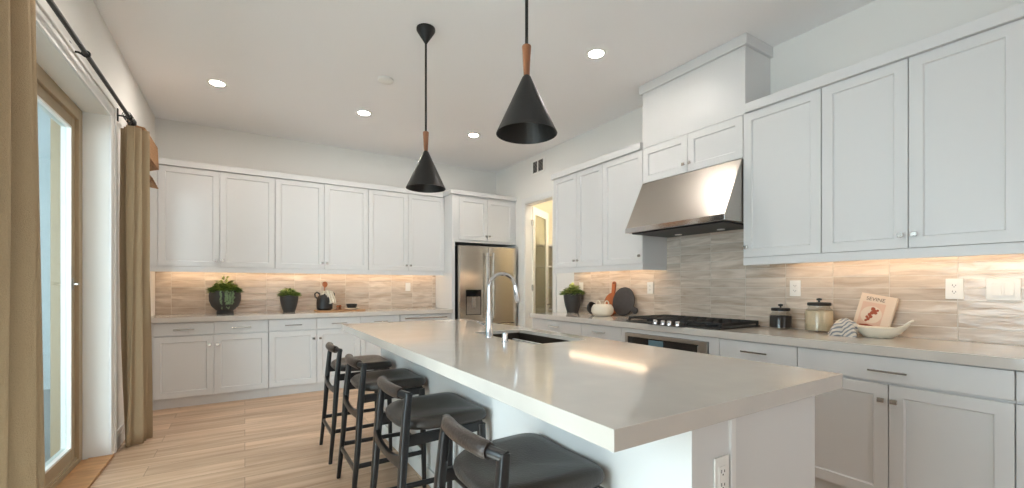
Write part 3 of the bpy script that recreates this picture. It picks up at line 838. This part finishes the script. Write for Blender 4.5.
# ------------------------------------------------------------------ stools
def make_stool():
    t = thing('bar_stool', 'x', 'bar stool')
    # seat: padded, rounded, narrower to the back, slightly dished
    mb = MB(); n = 40; rings = []
    def outline(sc, z, dish=0):
        r = []
        for i in range(n):
            a = 2 * PI * i / n
            c, s = math.cos(a), math.sin(a)
            ex = .34 if c > 0 else .62; px = math.copysign(abs(c) ** ex, c) * .203; py = math.copysign(abs(s) ** ex, s) * (.218 - .022 * (1 - px / .203) / 2)
            r.append((-.002 + px * sc, py * sc, z + dish * (py / .2) ** 2))
        return r
    for sc, z, d in ((.93, .616, 0), (.98, .622, 0), (1.0, .634, .003), (.99, .646, .006), (.94, .655, .009), (.75, .655, .010), (.45, .649, .008), (.12, .646, .004)):
        rings.append(outline(sc, z, d))
    mb.rings(rings).build('seat', 'leather', t, smooth=True, sharp=60)
    # rear legs run up to the backrest
    for s in (-1, 1):
        MB().sweep([(-.250, s * .213, 0), (-.222, s * .203, .30), (-.205, s * .197, .56), (-.192, s * .192, .70), (-.182, s * .188, .782)],
                   [(.0115, .0135), (.0145, .017), (.017, .021), (.0155, .018), (.014, .0165)], n=16, up=(0, 1, 0), sq=True).build('leg', 'blackwood', t, smooth=True, sharp=50)
        MB().sweep([(.171, s * .200, 0), (.167, s * .190, .30), (.160, s * .180, .600)], [(.0115, .0115), (.0145, .0145), (.018, .018)], n=16, up=(0, 1, 0), sq=True).build('leg', 'blackwood', t, smooth=True, sharp=50)
    # apron under the seat
    a = MB()
    for s in (-1, 1): a.sweep([(-.20, s * .188, .585), (.160, s * .178, .590)], [(.011, .024), (.011, .022)], n=12, sq=True)
    a.sweep([(.160, -.178, .590), (.160, .178, .590)], [(.011, .022)] * 2, n=12, sq=True)
    a.build('seat_frame', 'blackwood', t, smooth=True, sharp=50)
    # curved rail low between the rear legs, flared where it meets them
    pts = []; rad = []
    for k in range(9):
        u = -1 + k / 4; pts.append((-.214 - .004 * (1 - u * u), u * .197, .485 + .022 * u * u)); rad.append((.011, .018 + .014 * abs(u) ** 3))
    MB().sweep(pts, rad, n=12, sq=True).build('back_rail', 'blackwood', t, smooth=True, sharp=50)
    # stretchers
    for s in (-1, 1):
        MB().sweep([(-.232, s * .206, .215), (.173, s * .193, .215)], [(.009, .013)] * 2, n=12, sq=True).build('stretcher', 'blackwood', t, smooth=True, sharp=50)
    MB().sweep([(-.232, -.206, .190), (-.232, .206, .190)], [(.009, .013)] * 2, n=12, sq=True).build('stretcher', 'blackwood', t, smooth=True, sharp=50)
    MB().sweep([(.172, -.194, .235), (.172, .194, .235)], [(.010, .014)] * 2, n=12, sq=True).build('stretcher', 'blackwood', t, smooth=True, sharp=50)
    # backrest bow with wrapped leather
    def bow(u): return (-.183 - .036 * (1 - abs(u) ** 2.2), u * .190, .772 + .006 * (1 - u * u))
    br = MB().sweep([bow(-1.04 + k * 2.08 / 20) for k in range(21)], [(.0155, .0165)] * 21, n=14).build('backrest', 'blackwood', t, smooth=True)
    MB().sweep([bow(-.74 + k * 1.48 / 20) for k in range(21)], [(.021, .0235)] + [(.0235, .026)] * 19 + [(.021, .0235)], n=18).build('leather_wrap', 'rail_leather', br, smooth=True)
    return t


st = make_stool()
for i, (x, y, rz, lb) in enumerate(((.750, 3.385, 0, 'farthest black bar stool with leather seat at the far end of the island'),
                                    (.758, 2.70, 0, 'second farthest black bar stool, directly in front of the farthest one'),
                                    (.755, 1.915, 0, 'second nearest black bar stool, its whole leather seat and curved back visible'),
                                    (.766, 1.165, 0, 'nearest black bar stool, brown leather backrest and seat cut by the bottom edge'))):
    o = st if i == 0 else copy_tree(st)
    o.location = (x, y, 0); o.rotation_euler = (0, 0, rz); tag(o, lb, 'bar stool', 'bar stools along the island')


# ------------------------------------------------------------------ curtains and rod
t = thing('curtain_rod', 'long black curtain rod with round finial above the patio door', 'curtain rod', (-.76, 4.50, 2.535))
MB().cyl((0, 0, 0), (0, -4.45, 0), .0125).build('rod', 'blackmetal', t, smooth=True)
MB().lathe([(.002, -.028), (.014, -.025), (.022, -.012), (.022, .012), (.014, .025), (.002, .028)], (0, .022, 0), 20).build('finial', 'blackmetal', t, smooth=True)
for yy in (-.12, -1.18, -3.0):
    MB().box(-.069, -.062, yy - .012, yy + .012, -.045, .05).sweep([(-.064, yy, .0), (-.03, yy, -.0), (0, yy, -.014)], .006, n=8, up=(0, 1, 0)).torus((0, yy, 0), .0165, .005, axis='y', n=16, m=6).build('bracket', 'blackmetal', t, smooth=True)


def curtain(name, label, path, z0, z1, amp, waves, pinch=.0, seed=0):
    """path: centre line in plan (two points); the cloth hangs in vertical folds"""
    rnd = random.Random(seed)
    (xa, ya), (xb, yb) = path
    L = math.hypot(xb - xa, yb - ya); tx, ty = (xb - xa) / L, (yb - ya) / L; nx, ny = -ty, tx
    nu, nz = waves * 18, 26
    ph = [rnd.uniform(-.5, .5) for _ in range(waves + 2)]
    mb = MB(); grid = []
    for k in range(nz + 1):
        v = k / nz; z = z0 + (z1 - z0) * v
        row = []
        for i in range(nu + 1):
            u = i / nu; q = u * waves
            w_ = math.sin(2 * PI * q + ph[int(q)] * .0 + .35 * math.sin(2 * PI * q * .5 + seed) + .25 * math.sin(v * 3 + seed))
            a = amp * (.8 + .35 * math.sin(q * 1.7 + seed + v * 1.5)) * (1 - pinch * v ** 4)
            uu = .5 + (u - .5) * (1 - .10 * math.sin(PI * min(1, v * 1.02)) * .6)
            tail = .25 * amp * math.sin(4 * PI * q + 1.1 + v * 2)
            row.append(mb.bm.verts.new((xa + tx * L * uu + nx * (a * w_ + tail), ya + ty * L * uu + ny * (a * w_ + tail), z)))
        grid.append(row)
    for k in range(nz):
        for i in range(nu): mb.bm.faces.new((grid[k][i], grid[k][i + 1], grid[k + 1][i + 1], grid[k + 1][i]))
    return tag(mb.build(name, 'linen', smooth=True, solid=.004, sharp=80), label, 'curtain')


curtain('curtain', 'beige linen curtain bunched beyond the patio door, between its casing and the back cabinets', ((-.715, 4.285), (-.730, 4.44)), .012, 2.445, .072, 3, .1, 3)
curtain('curtain', 'beige linen curtain in the left foreground, cut by the left edge', ((-.715, 1.65), (-.715, 2.40)), .012, 2.50, .058, 5, .1, 1)

for o_ in [o for o in bpy.data.objects if o.name.startswith('curtain') and o.type == 'MESH' and 'linen' in o['label']]:
    y_ = [v.co.y for v in o_.data.vertices]; a_, b_ = min(y_), max(y_); zt = max(v.co.z for v in o_.data.vertices)
    for k in range(4 if b_ - a_ < .5 else 7):
        yy = a_ + (b_ - a_) * (k + .7) / (4.4 if b_ - a_ < .5 else 7.4)
        MB().torus((-.76, yy, 2.524), .0275, .002, axis='y', n=20, m=6).cyl((-.76, yy, 2.497), (-.745, yy, zt - .02), .0025, n=6).build('hook', 'blackmetal', o_)

# woven shade over the small window
t = thing('roman_shade', 'raised woven brown shade peeking out behind the far curtain', 'window shade', (XL + .002, 5.0, 2.16))
MB().box(.0, .03, -.31, .31, .42, .46).build('head_rail', 'woven', t)
sh = MB()
for k in range(5):
    z = .02 + k * .022; d = .118 - .010 * k
    sh.prism([(.004, z), (d, z - .016), (d + .004, z - .010), (.012, z + .012)], 'y', -.31, .31)
sh.prism([(.004, .15), (.125, .19), (.115, .40), (.004, .42)], 'y', -.31, .31)
sh.build('woven_folds', 'woven', t)

# ------------------------------------------------------------------ pantry
pd = tag(bpy.data.objects.new('door_2', None), kind='structure'); COL.objects.link(pd)
pd.location = (XR + .125, PY1 - .03, .01); pd.rotation_euler = (0, 0, math.radians(34))
wd_, hd, th_ = .68, 2.39, .035
MB().box(0, .095, 0, th_, 0, hd).box(wd_ - .095, wd_, 0, th_, 0, hd).box(.095, wd_ - .095, 0, th_, 0, .2).box(.095, wd_ - .095, 0, th_, hd - .11, hd).build('door_frame', 'trim', pd, bevel=.003)
MB().box(.095, wd_ - .095, .014, .021, .2, hd - .11).build('pane', 'reeded', pd)
MB().cyl((wd_ - .05, 0, .93), (wd_ - .05, -.045, .93), .009).sweep([(wd_ - .05, -.045, .93), (wd_ - .16, -.045, .93)], .008, n=8).build('handle', 'nickel', pd, smooth=True)
hm = MB()
for z in (.25, 1.15, 2.1): hm.box(-.012, .004, -.004, .02, z, z + .09)
hm.build('hinge', 'nickel', pd)
for k, z in enumerate((.45, .83, 1.20, 1.56, 1.92)):
    s = MB().box(3.70, 4.945, 5.80, 6.145, z, z + .02).box(4.60, 4.945, 3.87, 5.7995, z, z + .02)
    s.box(3.70, 4.945, 5.795, 5.80, z - .01, z + .02)
    names = ('lowest', 'second lowest', 'middle', 'second highest', 'highest')
    tag(s.build('pantry_shelf', 'trim'), names[k] + ' white shelf inside the pantry, seen through the doorway', 'shelf', 'pantry shelves')
tag(MB().lathe([(.07, 0), (.09, -.01), (.085, -.04), (.05, -.055), (.002, -.058)], (4.2, 4.7, H - .0005), 24).build('pantry_lamp', 'bulb', smooth=True),
    'warm ceiling lamp inside the pantry, hidden above the doorway', 'ceiling light')


# ------------------------------------------------------------------ plants
def leaves(n, centre, R, h, size, seed, droop=.2, up=.9, wide=.45):
    rnd = random.Random(seed); mb = MB()
    for _ in range(n):
        a = rnd.uniform(0, 2 * PI); rr = R * math.sqrt(rnd.random()); z = h * rnd.random() * (1 - .75 * (rr / R) ** 1.5)
        p = Vector((centre[0] + rr * math.cos(a), centre[1] + rr * math.sin(a), centre[2] + z))
        d = Vector((math.cos(a) * (.4 + rr / R), math.sin(a) * (.4 + rr / R), up * rnd.uniform(.2, 1.2) - droop * rr / R)).normalized()
        s = d.cross(Vector((rnd.uniform(-.3, .3), rnd.uniform(-.3, .3), 1))).normalized(); nn = s.cross(d).normalized()
        L = size * rnd.uniform(.7, 1.3); wv = L * wide
        q = [p, p + d * L * .45 + s * wv * .5 + nn * .1 * L, p + d * L - nn * .12 * L, p + d * L * .45 - s * wv * .5 + nn * .1 * L, p + d * L * .5 - nn * .02 * L]
        v = [mb.bm.verts.new(x) for x in q]
        mb.bm.faces.new((v[0], v[1], v[4])); mb.bm.faces.new((v[1], v[2], v[4])); mb.bm.faces.new((v[2], v[3], v[4])); mb.bm.faces.new((v[3], v[0], v[4]))
    return mb


def pot_prof(mb, prof, t, m): return mb.lathe(prof, n=36).build('pot', m, t, smooth=True, sharp=50)


CT = .9145
# large footed bowl pot
t = thing('potted_plant', 'large round charcoal footed pot with upright and trailing succulents, left on the back counter', 'potted plant', (-.188, 5.80, CT))
pot_prof(MB(), [(.080, 0), (.082, .026), (.074, .038), (.088, .048), (.128, .09), (.150, .15), (.153, .205), (.145, .265), (.137, .265), (.142, .22), (.12, .14), (.02, .12)], t, 'pot')
MB().lathe([(.138, .238), (.08, .248), (.002, .253)], n=28).build('soil', 'soil', t)
leaves(420, (0, 0, .238), .135, .11, .05, 3, wide=.65).build('foliage', 'leaf', t)
leaves(330, (0, 0, .25), .10, .17, .045, 4, wide=.65).build('foliage', 'leaf_lime', t)
trm = MB()
rnd = random.Random(11)
for k in range(9):
    a = -PI / 2 + rnd.uniform(-.38, .62); L = rnd.uniform(.10, .22)
    for j in range(int(L / .009)):
        z = .262 - j * .009; r_ = .162 - .9 * max(0, .16 - z) ** 1.15 + .004 * math.sin(j) if j > 1 else .145
        aa = a + rnd.uniform(-.05, .05)
        c = Vector((r_ * math.cos(aa), r_ * math.sin(aa), z)); s = .0085
        ring0 = [c + Vector((s * math.cos(q * PI / 3), s * math.sin(q * PI / 3), 0)) for q in range(6)]
        trm.rings([[c + Vector((.2 * (p - c).x, .2 * (p - c).y, -.8 * s)) for p in ring0], ring0, [c + Vector((.2 * (p - c).x, .2 * (p - c).y, .8 * s)) for p in ring0]])
trm.build('trailing_strands', 'leaf_pale', t)

t = thing('potted_plant', 'small dark tapered pot with a leafy green plant, middle of the back counter', 'potted plant', (.453, 5.80, CT))
PP = [(.062, 0), (.064, .008), (.085, .08), (.098, .15), (.102, .205), (.096, .205), (.092, .17), (.02, .16)]
pot_prof(MB(), PP, t, 'pot')
MB().lathe([(.092, .18), (.002, .19)], n=24).build('soil', 'soil', t)
leaves(260, (0, 0, .185), .095, .085, .05, 8, wide=.55).build('foliage', 'leaf', t)
leaves(110, (0, 0, .20), .07, .095, .045, 9, wide=.55).build('foliage', 'leaf_lime', t)

t = thing('potted_plant', 'dark tapered pot with a pale green rosette plant beside the pantry', 'potted plant', (3.31, 4.045 - .10, CT))
pot_prof(MB(), [(r * 1.08, z * 1.12) for r, z in PP], t, 'pot')
MB().lathe([(.099, .20), (.002, .21)], n=24).build('soil', 'soil', t)
leaves(200, (0, 0, .205), .105, .08, .06, 21, wide=.7).build('foliage', 'leaf', t)
leaves(120, (-.02, -.02, .225), .07, .10, .05, 22, wide=.85).build('foliage', 'leaf_lime', t)

# ------------------------------------------------------------------ back counter group
tag(MB().prism([(.735 + .0, 5.64), (1.18, 5.62), (1.20, 5.655), (1.30, 5.66), (1.32, 5.68), (1.30, 5.70), (1.20, 5.71), (1.18, 5.86), (.735, 5.88)], 'z', CT, CT + .016).build('serving_board', 'wood_light', bevel=.004),
    'light wooden serving board with a handle on the back counter', 'serving board')
t = thing('jug', 'black two-handled ceramic jug on the back counter', 'jug', (.845, 5.775, CT + .0165))
MB().lathe([(.075, 0), (.092, .02), (.095, .09), (.09, .145), (.062, .19), (.055, .205), (.050, .205), (.052, .19), (.07, .15), (.02, .12)], n=32).build('body', 'black_ceramic', t, smooth=True)
for s in (-1, 1):
    MB().sweep([(s * .083, 0, .145), (s * .108, 0, .165), (s * .112, 0, .20), (s * .09, 0, .222), (s * .062, 0, .205), (s * .056, 0, .190)], .010, n=10, up=(0, 1, 0)).build('handle', 'black_ceramic', t, smooth=True)
sp = thing('wooden_spoon', 'wooden spoon standing in the black jug', 'spoon', (.835, 5.775, 1.065))
MB().cyl((0, 0, 0), (.01, 0, .15), .006, n=10).build('spoon_handle', 'wood_orange', sp, smooth=True)
MB().sweep([(.01, 0, .148), (.012, 0, .165), (.014, 0, .19), (.015, 0, .212), (.015, 0, .222)], [(.008, .006), (.026, .007), (.032, .009), (.022, .007), (.004, .003)], n=14, up=(0, 1, 0)).build('spoon_bowl', 'wood_orange', sp, smooth=True)
# cloth draped over the jug rim
mb = MB(); grid = []
for i in range(13):
    u = i / 12; row = []
    path = [(-.05, .19), (-.02, .245), (.02, .235), (.035, .19), (.055, .12), (.06, .085)]
    k = u * 5; a = int(min(4, k)); f_ = k - a
    dx = path[a][0] * (1 - f_) + path[a + 1][0] * f_; z = path[a][1] * (1 - f_) + path[a + 1][1] * f_
    for j in range(11):
        v = j / 10 - .5
        row.append(mb.bm.verts.new((.87 + dx * .9 + v * .085, 5.775 + -.055 - .05 * max(0, u - .3) + .010 * math.sin(v * 16 + u * 2), CT + .0165 + z + .006 * math.cos(v * 9))))
    grid.append(row)
for i in range(12):
    for j in range(10): mb.bm.faces.new((grid[i][j], grid[i][j + 1], grid[i + 1][j + 1], grid[i + 1][j]))
tag(mb.build('cloth_napkin', 'cloth', smooth=True, solid=.006), 'white cloth hanging over the rim of the black jug', 'napkin')
for (x, y, lb) in ((.985, 5.70, 'small brown wooden shaker on the serving board next to the jug'), (1.022, 5.75, 'small brown wooden shaker just behind the other one on the board')):
    t = thing('shaker', lb, 'shaker', (x, y, CT + .0165), 0, 'wooden shakers')
    MB().lathe([(.017, 0), (.0175, .01), (.013, .03), (.016, .042)], n=18).build('body', 'walnut', t, smooth=True)
    MB().lathe([(.0165, .042), (.0165, .05), (.010, .058), (.001, .06)], n=18).build('cap', 'wood_orange', t, smooth=True)
tag(MB().lathe([(.05, 0), (.075, .006), (.088, .022), (.084, .022), (.07, .010), (.002, .008)], (1.165, 5.76, CT + .0165), 32).build('white_dish', 'white_ceramic', smooth=True),
    'shallow white dish on the serving board', 'dish')
tag(MB().lathe([(.03, 0), (.05, .010), (.063, .035), (.066, .062), (.062, .062), (.056, .035), (.002, .012)], (1.165, 5.76, CT + .025), 32).build('black_bowl', 'black_ceramic', smooth=True),
    'small black bowl standing in the white dish', 'bowl')

# ------------------------------------------------------------------ right counter, pantry side
# wooden paddle board leaning on the tile (disk with handle), plane roughly parallel to the wall
def paddle(mb, R, hl_, hw, th, hole=True, ey=1.0):
    """outline in the local y(width) z(height) plane; thickness along x; standing on z = 0"""
    pts = []
    a0 = math.asin(hw / R)
    for k in range(41):
        a = PI / 2 + a0 + (2 * PI - 2 * a0) * k / 40
        pts.append((R * math.cos(a) * ey, R + R * math.sin(a)))
    top = 2 * R + hl_
    for k in range(9):
        a = PI * k / 8
        pts.append((hw * 1.25 * math.cos(a), top - hw + hw * math.sin(a)))
    return mb.prism(pts, 'x', 0, th)


t = thing('paddle_board', 'orange-brown round wooden board with a handle, leaning on the tile', 'cutting board', (3.388, 3.40, CT + .001))
o = paddle(MB(), .122, .125, .022, .016).build('board', 'wood_orange', t, bevel=.003)
o.rotation_euler = (0, math.radians(8), 0)
MB().torus((-.0005, 0, 2 * .122 + .105), .008, .003, axis='x', n=16, m=6).build('hanging_hole', 'dark', o, smooth=True)
t = thing('round_board', 'dark grey round serving board with a short handle, leaning beside the cooktop', 'cutting board', (3.345, 3.20, CT + .0065))
o = paddle(MB(), .150, .075, .026, .014).build('board', 'wood_dark', t, bevel=.003)
o.rotation_euler = (math.radians(118), 0, 0)
# stand the turned outline on the counter
R_ = .150; ang = math.radians(118)
o.location = (0, R_ * math.sin(ang) * 1.0, R_ - R_ * math.cos(ang))
o.rotation_mode = 'XYZ'
t.rotation_euler = (0, math.radians(9), 0)
t = thing('ceramic_pot', 'cream ceramic pot with small looped handles in front of the boards', 'pot', (3.205, 3.335, CT))
MB().lathe([(.078, 0), (.100, .015), (.116, .045), (.114, .085), (.096, .114), (.090, .120), (.086, .120), (.090, .105), (.104, .08), (.02, .03)], n=36).build('body', 'white_ceramic', t, smooth=True)
for s, dy in ((-1, 0), (1, 0)):
    MB().torus((0, s * .064, .132), .028, .006, axis='x', n=20, m=8).build('handle', 'white_ceramic', t, smooth=True)
MB().lathe([(.088, .118), (.05, .123), (.014, .126), (.002, .127)], n=28).build('lid', 'white_ceramic', t, smooth=True)
t = thing('black_bowl', 'small black bowl tipped on its side beside the cream pot', 'bowl', (3.225, 3.515, CT + .064))
o = MB().lathe([(.025, -.036), (.050, -.03), (.068, .0), (.072, .036), (.067, .036), (.058, 0), (.002, -.022)], n=32).build('bowl_shell', 'black_ceramic', t, smooth=True)
o.rotation_euler = (math.radians(50), math.radians(10), 0)

# ------------------------------------------------------------------ right counter, near side
def jar(label, x, y, r, h, fill, fh):
    t = thing('glass_jar', label, 'jar', (x, y, CT), 0)
    lip = h * .80
    MB().lathe([(r * .9, 0), (r, .008), (r, lip * .80), (r * .93, lip * .90), (r * .74, lip), (r * .74, lip + .012), (r * .70, lip + .012), (r * .70, lip), (r * .90, lip * .88), (r * .95, .012), (.003, .01)], n=40).build('jar_body', 'jar_glass', t, smooth=True)
    MB().lathe([(r * .86, .0115), (r * .935, .016), (r * .935, fh * .985), (r * .9, fh), (.002, fh + .004)], n=36).build('contents', fill, t, smooth=True)
    l = MB().lathe([(r * .66, lip + .0125), (r * .80, lip + .0128), (r * .82, lip + .018), (r * .82, lip + .030), (r * .76, lip + .034), (.002, lip + .036)], n=36).build('lid', 'blackmetal', t, smooth=True)
    MB().lathe([(.006, lip + .035), (.006, lip + .046), (.016, lip + .050), (.016, lip + .060), (.001, lip + .064)], n=20).build('lid_knob', 'blackmetal', l, smooth=True)


jar('smaller glass jar of dark coffee beans with a black lid', 3.335, 1.625, .074, .148, 'coffee', .095)
jar('larger glass jar of pale flour with a black lid', 3.325, 1.372, .083, .208, 'flour', .145)

# oval boat bowl
t = thing('oval_bowl', 'cream oval ceramic bowl with raised pointed end handle in front of the book', 'bowl', (3.25, 1.03, CT))
mb = MB(); n = 44; rings = []
def oval(sc, z, lift=0):
    r = []
    for i in range(n):
        a = 2 * PI * i / n; c, s = math.cos(a), math.sin(a)
        ly = .118 * sc * s; lx = .078 * sc * c
        k = abs(s) ** 6
        pull_ = (.035 if s < 0 else .012) * k * sc ** 3
        r.append((lx, ly - pull_ * (1 if s < 0 else -1), z + lift * k * (1 if s < 0 else .45)))
    return r
for sc, z, l in ((.45, 0, 0), (.55, .004, 0), (.78, .025, .008), (.93, .048, .02), (1.0, .062, .032), (.96, .062, .032), (.88, .046, .016), (.6, .018, 0), (.2, .012, 0)):
    rings.append(oval(sc, z, l))
bo = mb.rings(rings).build('bowl_shell', 'white_ceramic', t, smooth=True, sharp=70)
MB().sweep([(-.022, -.130, .083), (-.018, -.152, .104), (0, -.162, .113), (.018, -.152, .104), (.022, -.130, .083)], .006, n=10).build('handle', 'white_ceramic', t, smooth=True)

# striped towel: lumpy folded cloth
mb = MB(); n = 26; rows = []
for i in range(n + 1):
    th2 = PI * i / n * .5
    row = []
    for j in range(n * 2):
        a = 2 * PI * j / (n * 2)
        r = (.056 + .013 * math.sin(3 * a + 1) + .009 * math.sin(5 * a + i * .15) + .004 * math.sin(9 * a + i * .3)) * (math.cos(th2) ** .75 if i < n else .0)
        z = (.100 + .012 * math.sin(2 * a + .5)) * math.sin(th2) + .006 * math.sin(a * 6 + i * .8) * math.cos(th2) * (1 if i > 0 else 0)
        row.append((3.19 + r * 1.0 * math.cos(a) + .02 * math.sin(th2), 1.19 + r * 1.25 * math.sin(a) - .018 * math.sin(th2), CT + max(0, z)))
    rows.append(row)
mb.rings(rows)
tag(mb.build('striped_towel', 'towel', smooth=True, sharp=80), 'crumpled grey and white striped towel against the oval bowl', 'towel')
t = thing('cream_cloth', 'cream cloth bundle behind the striped towel', 'cloth', (3.285, 1.225, CT))
mb = MB(); rows = []
for i in range(12):
    th2 = PI / 2 * i / 11
    rows.append([((.045 + .008 * math.sin(3 * a_)) * math.cos(a_) * math.cos(th2) * (1.0 if i < 11 else .0), (.05 + .008 * math.sin(4 * a_)) * math.sin(a_) * math.cos(th2), .10 * math.sin(th2) * (1 + .1 * math.sin(3 * a_) * math.cos(th2))) for a_ in [2 * PI * j / 30 for j in range(30)]])
mb.rings(rows).build('bundle', 'cloth', t, smooth=True, sharp=80)

# book leaning on the tile behind the bowl
t = thing('cookbook', 'cream cookbook with a food picture on the cover, leaning upright on the tile', 'book', (3.36, 1.113, CT + .0185), -PI / 2)
BW, BH = .185, .243
bt = bpy.data.objects.new('cover', None)
tiltm = Matrix.Rotation(math.radians(-9), 4, 'X') @ Matrix.Rotation(math.radians(11), 4, 'Y')


def bk(mb, name, m, parent, **k):
    mb.bm.transform(tiltm); return mb.build(name, m, parent, **k)


cv = bk(MB().box(-BW / 2, BW / 2, 0, .003, .004, BH).box(-BW / 2, BW / 2, .021, .024, .004, BH).box(-BW / 2, -BW / 2 + .003, .003, .021, .004, BH), 'cover', 'cream_paper', t)
bk(MB().box(-BW / 2 + .0035, BW / 2 - .003, .0035, .0205, .007, BH - .003), 'pages', 'white_ceramic', t)
bk(MB().box(-BW / 2 + .02, BW / 2 - .045, -.0008, 0, .02, .19), 'cover_picture', 'pink_paper', cv)


def disc(cx, cz, r, y, m=28):
    mb = MB(); mb.prism([(cx + r * math.cos(2 * PI * k / m), cz + r * math.sin(2 * PI * k / m)) for k in range(m)], 'y', y, y + .0005); return mb


bk(disc(-.012, .112, .055, -.0016), 'plate_print', 'cream_paper', cv)
fd = MB(); rnd = random.Random(5)
for (cx, cz, r) in ((-.01, .15, .012), (0, .138, .012), (.008, .128, .010), (-.01, .125, .012), (-.02, .112, .010), (-.012, .10, .011), (-.03, .095, .008), (-.02, .083, .010), (-.03, .072, .008), (.015, .145, .008)):
    m_ = 12; fd.prism([(cx + r * math.cos(2 * PI * k / m_) * rnd.uniform(.8, 1.1), cz + r * math.sin(2 * PI * k / m_)) for k in range(m_)], 'y', -.0026, -.0020)
fd.prism([(-.065, .03), (.03, .03), (.025, .045), (-.02, .05), (-.055, .042)], 'y', -.0026, -.0020)
bk(fd, 'food_print', 'red_food', cv)
cu = bpy.data.curves.new('title', 'FONT'); cu.body = 'SEVINE'; cu.size = .032; cu.align_x = 'CENTER'; cu.extrude = .0003
to = bpy.data.objects.new('title_tmp', cu); COL.objects.link(to)
bpy.context.view_layer.update()
me = bpy.data.meshes.new_from_object(to.evaluated_get(bpy.context.evaluated_depsgraph_get()))
bpy.data.objects.remove(to)
me.transform(tiltm @ Matrix.Translation((-.012, -.0008, .202)) @ Matrix.Rotation(PI / 2, 4, 'X'))
me.materials.clear(); me.materials.append(M['print_text'])
to = bpy.data.objects.new('title', me); COL.objects.link(to); to.parent = cv
